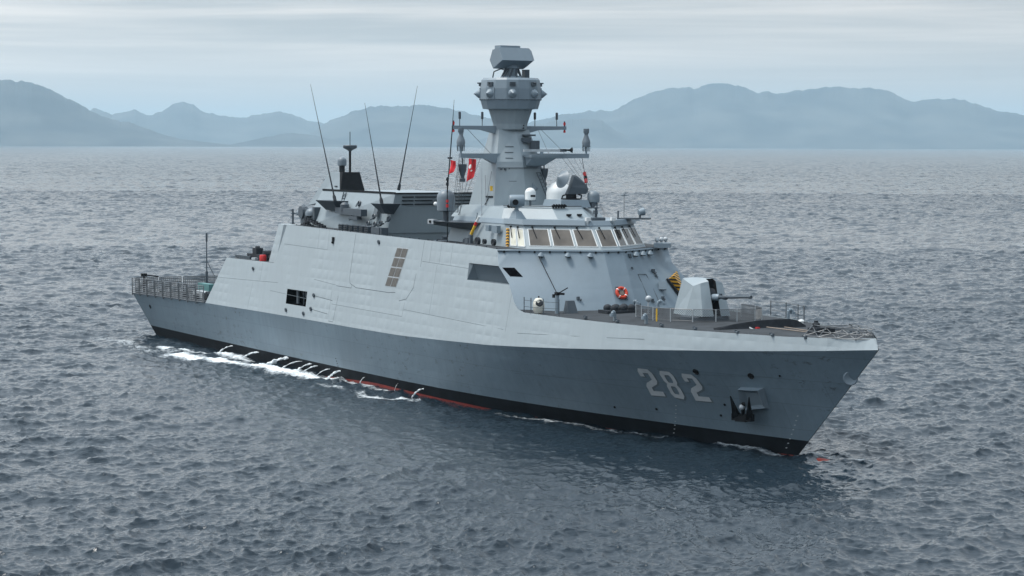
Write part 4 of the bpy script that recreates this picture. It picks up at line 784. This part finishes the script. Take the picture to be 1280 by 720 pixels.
MB().tube((38.9, 0, 8.48), (42.75, 0, 8.71), .105, .075, 12).lathe([(.13, 0), (.16, .1), (.16, .35), (.11, .45)], (39.6, 0, 8.52), (1, 0, .06), 12).lathe([(.08, 0), (.1, .06), (.1, .3), (0, .3)], (42.45, 0, 8.69), (1, 0, .06), 10).box((39.2, .05, 8.66), (.2, .12, .12)).build('gun_barrel', M['dgrey'], GUN, True)
# netting fence round the gun: posts, top wire and diamond mesh
def fence_pts(): 
    a = [(33.4, -2.5), (34.8, -2.9), (36.3, -2.95), (37.8, -2.6), (38.9, -1.7), (39.6, -.5), (39.9, .8), (39.7, 2.2), (38.9, 3.2), (37.4, 3.7), (35.6, 3.8)]
    return [Vector((x, y, 6.98)) for x, y in a]
fp = fence_pts(); ne = MB()
for p in fp: MB().tube(p, p+Vector((0, 0, .82)), .035).build('fence_post', M['lsteel'], ship)
for a_, b_ in zip(fp, fp[1:]):
    ne.tube(a_+Vector((0, 0, .8)), b_+Vector((0, 0, .8)), .02, n=4); ne.tube(a_+Vector((0, 0, .12)), b_+Vector((0, 0, .12)), .015, n=4); L = (b_-a_).length; k = int(L/.14)
    for q in range(-4, k):
        for sg in (1, -1):
            u0, u1 = q/k, (q+5)/k; z0, z1 = (.12, .8) if sg > 0 else (.8, .12)
            if u0 < 0: z0 = z0+(z1-z0)*(-u0)/(u1-u0); u0 = 0
            if u1 > 1: z1 = z0+(z1-z0)*(1-u0)/(u1-u0); u1 = 1
            if u1-u0 > .01: ne.bar(a_.lerp(b_, u0)+Vector((0, 0, z0)), a_.lerp(b_, u1)+Vector((0, 0, z1)), .016, .016)
ne.build('fence_netting', M['steel'], ship)
MB().tube((37.0, -3.1, 6.95), (37.0, -3.1, 7.75), .05).build('marker_post', M['yellow'], ship)
# six covered launch tubes on a tray
o = MB().box((29.8, -1.6, 7.1), (1.3, 2.5, .2)).box((30.5, -1.6, 7.08), (.12, 2.7, .14)).build('launcher_tray', M['rubber'], ship)
for i, (x, y) in enumerate(((29.5, -2.36), (30.1, -2.2), (30.1, -1.6), (29.5, -1.16), (30.1, -.95), (29.5, -1.75))):
    MB().lathe([(.25, 0), (.27, .1)]+[(.27*math.cos(a), .12+.24*math.sin(a)) for a in np.linspace(0, math.pi/2, 7)], (x, y, 7.2), n=18).build('tube_cover', M['rubber'], o, True)
def goose(x, y, h=.55, a=0.0):
    d = Vector((math.cos(a), math.sin(a), 0)); p = Vector((x, y, 6.9)); pts = [p, p+Vector((0, 0, h*.75))]+[p+d*.16*(1-math.cos(t))+Vector((0, 0, h*.75+.22*math.sin(t))) for t in np.linspace(.4, math.pi, 6)]
    MB().path(pts, .1, 10).lathe([(.16, -.05), (.16, .1)], pts[-1], (0, 0, 1), 12).build('gooseneck_vent', M['plain'], ship, True)
goose(35.0, -4.9, .5, -1); goose(38.0, -4.4, .5, -1); goose(32.3, -.3, 1.0, 1.2); goose(40.6, 4.0, .8, 1.5); goose(27.6, .6, .6, 0.5)
MB().lathe(sph(.2), (31.9, -.75, 8.0), n=14).tube((31.9, -.75, 7.0), (31.9, -.75, 7.9), .06).build('deck_lamp', M['lsteel'], ship, True)
o = MB().tube((28.0, -5.2, 6.9), (28.0, -5.2, 8.1), .14).build('pedestal_mount', M['plain'], ship); MB().box((28.0, -5.2, 8.2), (.3, .22, .2)).tube((28.0, -5.15, 8.2), (28.6, -4.75, 8.6), .035).box((28.3, -5.0, 8.2), (.3, .14, .14), .5).box((27.85, -5.35, 8.05), (.2, .14, .22)).build('machine_gun', M['black'], o)
MB().tube((28.0, -5.2, 8.2), onfront(-4.3, 10.45, .1), .03).build('aerial_wire', M['black'], ship)
MB().loft([[(27.9, -4.7, 6.95), (28.6, -4.7, 6.95), (28.6, -4.0, 6.95), (27.9, -4.0, 6.95)], [(28.0, -4.6, 7.75), (28.3, -4.6, 7.75), (28.3, -4.1, 7.75), (28.0, -4.1, 7.75)]]).build('deck_hatch', M['dgrey'], ship)
rl = MB(); RP = [(26.5, -6.78), (27.4, -6.75), (28.6, -6.5), (29.6, -5.9)]
for x, y in RP: rl.tube((x, y, 6.9), (x, y, 7.95), .03)
for z in (7.35, 7.75):
    for (a0_, b0_), (a1_, b1_) in zip(RP, RP[1:]): rl.tube((a0_, b0_, z), (a1_, b1_, z), .015)
rl.build('guard_rail', M['dgrey'], ship)
bw = MB(); BWP = [(44.2, -3.4, .0), (44.6, -2.2, .24), (44.95, -.9, .42), (45.15, .2, .47), (45.0, 1.3, .45), (44.75, 2.0, .32), (44.5, 2.7, .0)]
bw.loft([[(x-.06, y, 6.95), (x+.06, y, 6.95), (x-.02, y, 7.08+h), (x-.14, y, 7.08+h)] for x, y, h in BWP]); bw.build('breakwater', M['rubber'], ship)  # near-black colour paints in the shade of its sunless forward face
ch_ = MB().tube((45.4, -.6, 7.14), (50.2, -.25, 7.1), .03, n=6).tube((45.6, .5, 7.12), (49.6, .25, 7.1), .03, n=6); ch_.build('anchor_chain', M['rope'], ship)
MB().tube((44.3, -1.5, 7.25), (45.2, -1.35, 6.98), .05).build('chain_stopper', M['lsteel'], ship)
MB().box((45.2, -1.1, 7.08), (.2, .2, .1)).build('red_clamp', M['redp'], ship)
o = MB().box((50.0, .1, 7.22), (.7, 1.5, .4), .2).lathe([(.2, 0), (.22, .35), (.12, .4), (.12, .5), (0, .5)], (49.9, -.2, 7.3), n=14).build('windlass', M['rubber'], ship)
for x, y in ((33, -5.85), (36.4, -5.5), (40.5, -4.8), (43.5, -4.3), (46.8, -3.5), (49.2, -2.7), (51.3, -1.9), (47, 3.2), (50, 2.2)):
    MB().box((x, y, 7.02), (.9, .16, .1), -.45 if y < 0 else .45).tube((x+.3, y-.1, 7.0), (x+.3, y-.1, 7.14), .07).tube((x-.3, y+.1, 7.0), (x-.3, y+.1, 7.14), .07).build('mooring_bitt', M['dgrey'], ship)
for x, y in ((43.0, 2.4), (43.4, 3.1)): MB().lathe([(.14, 0), (.14, .2), (.2, .24), (.15, .32), (0, .35)], (x, y, 7.0), n=14).build('mushroom_vent', M['white'], ship, True)
pr = MB()
for s_ in (-1, 1):
    arcp = [(51.3, 2.0), (52.4, 1.75), (53.5, 1.25), (54.5, .7), (55.2, .05)]
    for k, (x, y) in enumerate(arcp):
        hh = .62-.05*k; pr.tube((x, s_*y, 7.05), (x-.2, s_*y*.6, 7.05+hh), .03, n=5)
        if k:
            xp, yp = arcp[k-1]
            for f, zz in ((1.0, .06), (.8, .33), (.6, .66)): pr.tube((xp-.2*(1-f), s_*yp*f, 7.05+zz*.95), (x-.2*(1-f), s_*y*f, 7.05+zz*.9), .022, n=5)
            pr.tube((xp, s_*yp, 7.1), (x-.2, s_*y*.6, 7.5), .018, n=4); pr.tube((x, s_*y, 7.1), (xp-.2, s_*yp*.6, 7.55), .018, n=4)
for k in range(5): x = 51.4+k*.75; pr.tube((x, -1.15+.2*k, 7.62-.04*k), (x+.1, 1.15-.2*k, 7.62-.04*k), .025, n=5)
for k in range(4): x = 51.6+k*.75; pr.tube((x, -1.1+.2*k, 7.6-.04*k), (x+.6, 1.0-.2*k, 7.58-.04*k), .02, n=4)
pr.build('bow_frame', M['steel'], ship)
lf = MB(); LP = [(41.0, 4.9), (40.2, 5.4), (38.8, 5.9), (37, 6.2), (35, 6.35)]
for x, y in LP: lf.tube((x, y, 6.9), (x, y, 7.9), .03)
for (a0_, b0_), (a1_, b1_) in zip(LP, LP[1:]):
    for z in (7.3, 7.85): lf.tube((a0_, b0_, z), (a1_, b1_, z), .018)
lf.build('guard_rail', M['steel'], ship)

# ------------------------------------------------------------------ bow marks: number, holes, draught marks, anchor pocket
Q = {'a': [(39.51, .78), (40.77, .77), (42.71, .46), (41.38, .46)], 'b': [(41.48, .76), (42.69, .75), (44.6, .44), (43.38, .46)], 'c': [(43.46, .74), (44.58, .73), (46.8, .44), (45.43, .44)]}
D2 = [[(0, 0), (1, 0), (1, .17), (.34, .17), (.34, .30), (.86, .44), (1, .56), (1, .86), (.84, 1), (.14, 1), (0, .88), (0, .70), (.3, .70), (.3, .84), (.68, .84), (.68, .60), (.16, .46), (0, .34)]]
D8o = [(.16, 0), (.84, 0), (1, .13), (1, .41), (.87, .51), (1, .61), (1, .87), (.84, 1), (.16, 1), (0, .87), (0, .61), (.13, .51), (0, .41), (0, .13)]
h1 = [(.34, .15), (.66, .15), (.72, .22), (.72, .38), (.64, .44), (.36, .44), (.28, .38), (.28, .22)]; h2 = [(p[0], p[1]+.42) for p in h1]
def mapq(q, u, v, off, du=0, dv=0):
    q = np.array(Q[q]); u += du; v += dv; p = (q[0]*(1-u)+q[1]*u)*v+(q[3]*(1-u)+q[2]*u)*(1-v); return H(p[0], p[1], -1, off)
def digit(q, loops, holes, off, mat, du=0, dv=0):
    """triangulate the outline in its own plane, subdivide it and lay it on the curved plating"""
    bm = bmesh.new(); edges = []
    for lp in loops+holes:
        vs = [bm.verts.new((x, y, 0)) for x, y in lp]; edges += [bm.edges.new((vs[i], vs[(i+1) % len(vs)])) for i in range(len(vs))]
    bmesh.ops.triangle_fill(bm, edges=edges, use_beauty=True); bmesh.ops.subdivide_edges(bm, edges=bm.edges[:], cuts=2)
    for v in bm.verts: v.co = mapq(q, v.co.x, v.co.y, off, du, dv)
    me = bpy.data.meshes.new('hull_number'); bm.to_mesh(me); bm.free(); me.materials.append(mat); o = bpy.data.objects.new('hull_number', me); COL.objects.link(o); return o
for q, lp, hl, lab in (('a', D2, [], 'first painted figure 2'), ('b', [D8o], [h1, h2], 'painted figure 8'), ('c', D2, [], 'last painted figure 2')):
    o = digit(q, lp, hl, .02, M['num']); o.parent = HB; o['label'] = lab
    o = digit(q, lp, hl, .010, M['numsh'], .10, -.045); o.name = 'number_shadow'; o.parent = HB
def hole(x, t, r):
    o = MB().lathe([(r*1.2, 0), (r*1.2, .05), (r, .06), (r*.8, .02), (0, .01)], H(x, t, -1, .0), H(x, t, -1, .1)-H(x, t), 16); return o.build('hull_port', M['black'], HB)
for x, t, r in ((44.7, .765, .17), (48.9, .74, .17), (50.9, .75, .05), (42.2, .3, .07), (47.9, .42, .06), (-49.5, .72, .16), (48.0, .3, .06), (38, .27, .06)): hole(x, t, r)
fl = MB().lathe([(.2, -.1), (.34, .02), (.42, .06), (.36, .1), (.22, .02), (0, .0)], H(55.35, .74, -1, 0), (.75, -.62, -.2), 18); fl.build('bow_fairlead', M['plain'], HB, True)
for xs, n in ((53.7, 8), (43.9, 9), (-4.4, 4)):
    dm = MB()
    for k in range(n):
        t = .36-.045*k; x = xs+k*.11; p = H(x, t, -1, .012); u = (H(x+.05, t)-H(x-.05, t)).normalized()*.06; v = (H(x, t+.01)-H(x, t)).normalized()*.045
        dm.quad(p-u-v, p+u-v, p+u+v, p-u+v, mi=0)
    dm.build('draught_marks', M['lsteel'] if n > 4 else M['black'], HB)
for x0, t0, x1, t1 in ((36, .62, 55, .62), (44.5, .73, 50.5, .735), (26, .6, 36, .6)):
    sm_ = MB(); 
    for k in range(10):
        xa, xb = x0+(x1-x0)*k/10, x0+(x1-x0)*(k+1)/10; w = H(xa, t0+.004)-H(xa, t0); w = w.normalized()*.015
        sm_.quad(H(xa, t0, -1, .006)-w, H(xb, t1, -1, .006)-w, H(xb, t1, -1, .006)+w, H(xa, t0, -1, .006)+w)
    sm_.build('weld_line', M['recess'], HB)
# anchor housing: a faceted box standing proud of the plating
cA, cB, cC, cD = H(48.5, .62), H(50.2, .62), H(51.4, .41), H(49.7, .37)
out_ = (H(49, .5, -1, 1)-H(49, .5)); out_ = Vector((out_.x, out_.y, out_.z*.2)).normalized()
ah = MB(); inn = [cA, cB, cC, cD]; cen = (cA+cB+cC+cD)/4
o1 = [p.lerp(cen, .14)+out_*.46 for p in inn]; o1[2] = o1[2]+out_*-.25; 
ah.quad(inn[0], inn[1], o1[1], o1[0]); ah.quad(inn[1], inn[2], o1[2], o1[1]); ah.quad(inn[3], inn[0], o1[0], o1[3]); ah.quad(inn[2], inn[3], o1[3], o1[2]); 
ih = [p.lerp(cen, .45)+out_*.1 for p in inn]
for i in range(4): ah.quad(o1[i], o1[(i+1) % 4], ih[(i+1) % 4], ih[i], mi=0)
ah.quad(*ih, mi=0); ah.build('anchor_housing', [M['plain'], M['black']], HB)
# the anchor itself hangs in the housing
AN = empty('anchor', 'black stockless anchor hanging in its housing on the dark bow', 'anchor')
ax = (H(49.5, .30)-H(48.6, .58)).normalized(); sx = (H(49.8, .45)-H(48.6, .45)).normalized(); ac = H(50.0, .385, -1, .66)
MB().tube(ac-ax*1.0, ac+ax*.1, .12, .1).build('shank', M['black'], AN)
MB().bar(ac+ax*.12-sx*.75, ac+ax*.12+sx*.75, .34, .4).bar(ac+ax*.25-sx*.4, ac+ax*.25+sx*.4, .5, .3).build('crown', M['black'], AN)
for s_ in (-1, 1):
    r0 = ac+ax*.1+sx*s_*.5; tip = ac-ax*1.65+sx*s_*.72+out_*.35
    MB().bar(r0, r0.lerp(tip, .5), .42, .34, w2=.2, h2=.2).bar(r0.lerp(tip, .5), tip, .2, .2, w2=.06, h2=.05).build('fluke', M['black'], AN)
MB().lathe(sph(.17), ac-ax*.75+out_*.12, n=14).build('swivel', M['lsteel'], AN, True)

# ------------------------------------------------------------------ flight deck nets and stern staff
def net_panel(p0, p1, h, rows, colsn, lean, name='safety_net'):
    p0, p1 = Vector(p0), Vector(p1); up = Vector(lean)*h; f = MB(); c = [p0, p1, p1+up, p0+up]
    for a_, b_ in zip(c, c[1:]+c[:1]): f.tube(a_, b_, .045, n=6)
    f.tube(p0-Vector((0, 0, .2)), p0+up*.3, .06, n=6)
    o = f.build(name, M['steel'], ship)
    m_ = MB()
    for k in range(1, rows): m_.tube(p0+up*k/rows, p1+up*k/rows, .038, n=4)
    for k in range(1, colsn): m_.tube(p0.lerp(p1, k/colsn), p0.lerp(p1, k/colsn)+up, .024, n=4)
    m_.build('netting', M['steel'], o)
n_ = 9
for k in range(n_):
    xa, xb = -52.9+20.0*k/n_, -52.9+20.0*(k+1)/n_
    net_panel((xa+.12, -7.26, ip(xa, KX, KZ)+.04), (xb-.12, -7.26, ip(xb, KX, KZ)+.04), 1.38, 8, 2, (0, -.02, 1))
    net_panel((xa+.12, 7.26, ip(xa, KX, KZ)+.04), (xb-.12, 7.26, ip(xb, KX, KZ)+.04), 1.38, 8, 2, (0, .02, 1))
for k in range(6):
    ya, yb = -7.0+14.0*k/6, -7.0+14*(k+1)/6
    net_panel((-52.95, ya+.12, 3.8), (-52.95, yb-.12, 3.8), 1.35, 9, 11, (-.03, 0, 1))
o = MB().tube((-53.05, .1, 3.9), (-53.05, .1, 8.6), .07, .05).tube((-53.05, .1, 8.4), (-53.05, .1, 9.2), .1).tube((-53.05, .1, 3.9), (-53.05, .1, 5.6), .13).tube((-52.9, .9, 5.0), (-53.05, .1, 6.6), .03); o.build('ensign_staff', M['dgrey'], ship)
MB().box((-52.6, -6.2, 5.4), (.35, .5, .3)).tube((-52.6, -6.2, 3.8), (-52.6, -6.2, 5.3), .08).tube((-52.5, -6.0, 5.4), (-52.2, -4.9, 5.25), .06).build('stern_light_gun', M['black'], ship)
MB().box((-38.5, -4.6, 4.25), (7.5, .8, .5)).box((-36, -3.0, 4.4), (4, .5, .7)).build('deck_beam', M['lsteel'], ship)
MB().lathe([(.35, -.2), (.35, .2)], (-34.3, -6.4, 4.55), (0, 1, 0), 16).box((-35.2, -6.3, 4.4), (.8, .4, .6)).build('hose_drum', M['rubber'], ship)
MB().box((-45.5, -2.6, 4.5), (3.0, .6, .8)).build('green_locker', flat('sea_green', (.08, .2, .2), .6), ship)
for x in (-42, -39.2): MB().box((x, -5.8, 4.1), (.5, .4, .5)).box((x+.6, -5.9, 4.0), (.3, .3, .3)).build('deck_fitting', M['rubber'], ship)

# ------------------------------------------------------------------ rigging and things that hang or rest on the ship
hl = [((13.1, 3.0, 16.7), (17.6, 4.3, 12.7)), ((13.1, 3.4, 16.7), (17.2, 4.4, 12.7)), ((13.15, 3.9, 16.7), (16.8, 4.5, 12.7)), ((13.15, 4.3, 16.7), (16.4, 4.6, 12.7)), ((10.8, 2.4, 18.8), (13.0, 3.4, 16.9)), ((10.8, 2.2, 18.8), (12.7, 2.2, 16.9)),
      ((10.8, -3.6, 18.8), (10.4, -3.9, 12.7)), ((10.8, -3.4, 18.8), (11.9, -1.9, 16.9)), ((13.1, -4.6, 16.7), (11.3, -4.1, 12.7)), ((13.0, -3.9, 16.7), (11.0, -4.05, 12.7)), ((12.9, -3.3, 16.7), (10.8, -4.0, 12.7)), ((13.1, -5.0, 16.9), (12.3, -5.3, 12.3)), ((11.0, -2.0, 15.5), (14.5, -3.6, 12.7)), ((11.6, -1.8, 15.8), (14.3, -3.7, 12.7))]
for a_, b_ in hl: MB().tube(a_, b_, .016, n=4).build('halyard', M['steel'], ship)
la = MB()
for x, y in ((9.9, -3.9), (10.5, -3.9)): la.tube((x, y, 12.6), (x+.5, y+.2, 16.6), .016, n=4)
for k in range(18): la.tube((9.9+.028*k, -3.9+.011*k, 12.7+.22*k), (10.5+.028*k, -3.9+.011*k, 12.7+.22*k), .014, n=4)
la.build('rope_ladder', M['steel'], ship)
MB().tube((11.76, -5.3, 14.3), (12.6, -5.3, 18.9), .05, .04, 6).tube((12.6, -5.3, 18.9), (12.85, -5.3, 20.7), .03, .012, 5).box((12.2, -5.3, 16.7), (.35, .2, .12)).build('pole_aerial', M['rubber'], ship)
MB().tube((14.35, -3.9, 12.7), (14.35, -3.9, 16.1), .035, .03, 6).build('rod_aerial', M['lsteel'], ship)
LL = empty('signal_lantern_string', 'dark cable with two red signal lanterns hanging beside the starboard radome', 'signal lantern')
MB().tube((12.45, -5.6, 10.9), (12.4, -5.6, 15.4), .035, n=6).build('cable', M['black'], LL)
for z in (13.3, 14.8):
    l_ = MB().tube((12.42, -5.6, z), (12.42, -5.6, z+.22), .1).tube((12.42, -5.6, z+.34), (12.42, -5.6, z+.52), .1).build('lantern', M['redp'] if z < 14 else M['rubber'], LL)
LL = empty('signal_lantern_string', 'red and black signal lantern on a thin halyard under the port yard', 'signal lantern')
MB().tube((13.15, 4.55, 16.7), (14.2, 4.65, 13.4), .02, n=5).build('cable', M['black'], LL)
d_ = (Vector((14.2, 4.65, 13.4))-Vector((13.15, 4.55, 16.7))); c_ = Vector((13.15, 4.55, 16.7))
for f0, f1, mt in ((.30, .38, 'redp'), (.38, .44, 'black'), (.44, .52, 'redp')): MB().tube(c_+d_*f0, c_+d_*f1, .12, n=10).build('lantern', M[mt], LL)
def cloth(name, corners, mat, nx, nz, amp, label, cat, marks=None):
    P = [Vector(p) for p in corners]; g = []
    nrm = (P[1]-P[0]).cross(P[3]-P[0]).normalized()
    def at_(u, v, off=0.0):
        w = nrm*(amp*math.sin(u*7+v*3.1)+amp*.6*math.sin(v*6-u*2)+off); return P[0].lerp(P[1], u).lerp(P[3].lerp(P[2], u), v)+w
    m_ = MB()
    for side in (-.012, .012):
        for i in range(nx):
            for j in range(nz):
                q = [at_((i+a)/nx, (j+b)/nz, side) for a, b in ((0, 0), (1, 0), (1, 1), (0, 1))]; m_.quad(*q)
    edge_ = [(i/nx, 0) for i in range(nx)]+[(1, j/nz) for j in range(nz)]+[(1-i/nx, 1) for i in range(nx)]+[(0, 1-j/nz) for j in range(nz)]
    for (u0, v0), (u1, v1) in zip(edge_, edge_[1:]+edge_[:1]): m_.quad(at_(u0, v0, -.012), at_(u1, v1, -.012), at_(u1, v1, .012), at_(u0, v0, .012))
    o = m_.build(name, mat, None, True); tag(o, label, cat)
    if marks:
        k = MB()
        for pts in marks:
            for sd_ in (-.02, .02): k.poly([at_(u, v, sd_) for u, v in pts])
        k.build('flag_emblem', M['white'], o)
    return o
cres = [(.30+.26*math.cos(t), .36+.10*math.sin(t)) for t in np.linspace(.6, 5.7, 14)]+[(.38+.2*math.cos(t), .36+.078*math.sin(t)) for t in np.linspace(5.5, .8, 12)]
star = [(.55+(.17 if k % 2 == 0 else .07)*math.cos(k*math.pi/5), .58+(.065 if k % 2 == 0 else .027)*math.sin(k*math.pi/5)) for k in range(10)]
cloth('flag', [(12.2, -3.85, 16.67), (13.25, -3.8, 16.62), (12.95, -3.8, 15.4), (11.85, -3.85, 15.05)], M['flag'], 8, 14, .03, 'larger red flag with white crescent and star drooping below the starboard yard', 'flag', [cres, star])
cloth('pennant', [(12.35, -5.32, 16.55), (13.1, -5.3, 16.5), (12.95, -5.3, 15.8), (12.1, -5.32, 15.55)], M['flag'], 6, 8, .04, 'smaller plain red pennant outboard on the starboard pole', 'flag')
b_ = empty('lifebuoy', 'orange ring lifebuoy on the sloping wall under the bridge', 'lifebuoy'); bc = onfront(.05, 7.95, .12); bn = Vector((1, -.1, .5)).normalized()
def torus(c, nrm, Rr, rr_, n=24, m=10):
    q = Vector((0, 0, 1)).rotation_difference(nrm); m_ = MB(); rg = []
    for i in range(n+1):
        a_ = i*2*math.pi/n; rg.append([tuple(Vector(c)+q @ Vector(((Rr+rr_*math.cos(t))*math.cos(a_), (Rr+rr_*math.cos(t))*math.sin(a_), rr_*math.sin(t)))) for t in np.linspace(0, 2*math.pi, m, endpoint=False)])
    return m_.loft(rg, cap=(False, False))
bc = onfront(-.2, 8.05, .14)
torus(bc, bn, .33, .11).build('ring', M['orange'], b_, True)
q = Vector((0, 0, 1)).rotation_difference(bn); m_ = MB()
for k in range(4):
    a_ = R(45+90*k); p = bc+q @ Vector((.33*math.cos(a_), .33*math.sin(a_), 0)); m_.lathe([(.118, -.025), (.118, .025)], p, q @ Vector((-math.sin(a_), math.cos(a_), 0)), 12)
m_.build('band', M['white'], b_); MB().lathe([(0, 0), (.2, 0), (.16, .12), (0, .14)], bc-bn*.1, bn, 14).build('holder', M['rope'], b_)
F_ = empty('fender', 'round cream fender with a dark cap hanging by the foredeck rail', 'fender')
MB().lathe([(0, -.5), (.26, -.46), (.36, -.25), (.38, .05), (.33, .32), (.2, .48), (0, .52)], (27.5, -6.25, 7.42), n=22).build('canvas', M['cream'], F_, True)
MB().lathe([(.0, .06), (.2, .05), (.24, 0)], (27.78, -6.35, 7.62), (.8, -.45, .3), 16).build('patch', M['rubber'], F_); MB().tube((27.5, -6.25, 7.9), (27.5, -6.25, 8.05), .05).build('eye', M['rubber'], F_)
S_ = empty('strobe_float', 'yellow, red and white lifebuoy light clipped to the bridge side wall', 'float light')
p0, p1 = Vector((14.45, -4.75, 11.5)), Vector((15.2, -4.5, 12.75))
MB().tube(p0, p0.lerp(p1, .5), .1, .1, 12).build('lamp_body', M['yellow'], S_); MB().tube(p0.lerp(p1, .5), p0.lerp(p1, .7), .11, .1, 12).build('collar', M['redp'], S_); MB().tube(p0.lerp(p1, .7), p1, .1, .08, 12).build('lens', M['white'], S_)
MB().box((12.9, -2.45, 14.6), (.16, .14, .34)).build('wall_lamp', M['yellow'], ship); 

# ------------------------------------------------------------------ cooling water thrown from the side
def jet(x, z, r0, r1, reach, aft, drop, label):
    y = H(x, max(.0, z/4.1)).y; pts = []; m_ = MB(); rg = []; n = 12
    for k in range(n+1):
        t = k/n; c = Vector((x-aft*t, y+.05-reach*t, z-drop*t*t-.03)); rad = (r0+(r1-r0)*t**1.3)*.36*(.45+1.1*rng.random())
        w = [rad*(1+.28*math.sin(3*a+k*1.7+x)+.16*math.sin(5*a-k*2.3)) for a in np.linspace(0, 2*math.pi, 12, endpoint=False)]
        d = Vector((-aft, -reach, -2*drop*t)).normalized(); s1 = d.cross(Vector((0, 0, 1))).normalized(); s2 = d.cross(s1)
        rg.append([tuple(c+s1*w[i]*math.cos(a)+s2*w[i]*math.sin(a)) for i, a in enumerate(np.linspace(0, 2*math.pi, 12, endpoint=False))])
    m_.loft(rg); 
    tag(m_.build('water_jet', M['foam'], None, True), label, 'water jet', 'water jets from the warship side')
jet(-27.9, .70, .10, .16, 1.1, .9, .75, 'thin steep water jet nearest the stern, well apart from the others')
jet(-21.6, .65, .14, .16, .7, 2.2, .66, 'second water jet from the stern, sweeping flat aft along the hull')
jet(-14.9, .72, .22, .62, 1.5, 1.3, .78, 'widest white water jet, spreading into the wake below the side opening')
jet(-11.9, .72, .08, .12, 1.2, 1.7, .74, 'slender curved water jet just ahead of the widest one')
jet(-9.9, .68, .12, .26, 1.0, 1.0, .72, 'left one of two close set water jets amidships')
jet(-8.7, .62, .10, .18, 1.0, 1.0, .66, 'right one of two close set water jets amidships')
jet(-6.2, .60, .06, .09, .9, .9, .62, 'thinnest water jet between the close pair and a stout one')
jet(-4.2, .62, .13, .22, .9, .6, .68, 'stout short water jet just forward of the foaming wake')
jet(.4, .55, .05, .10, .4, .2, .52, 'tiny splashing water jet at the aft end of the red strip')
jet(6.3, .62, .03, .05, .3, .1, .60, 'hair thin water trickle over the red strip')
jet(10.4, .60, .10, .16, .7, .45, .62, 'white water jet falling over the forward end of the red strip')
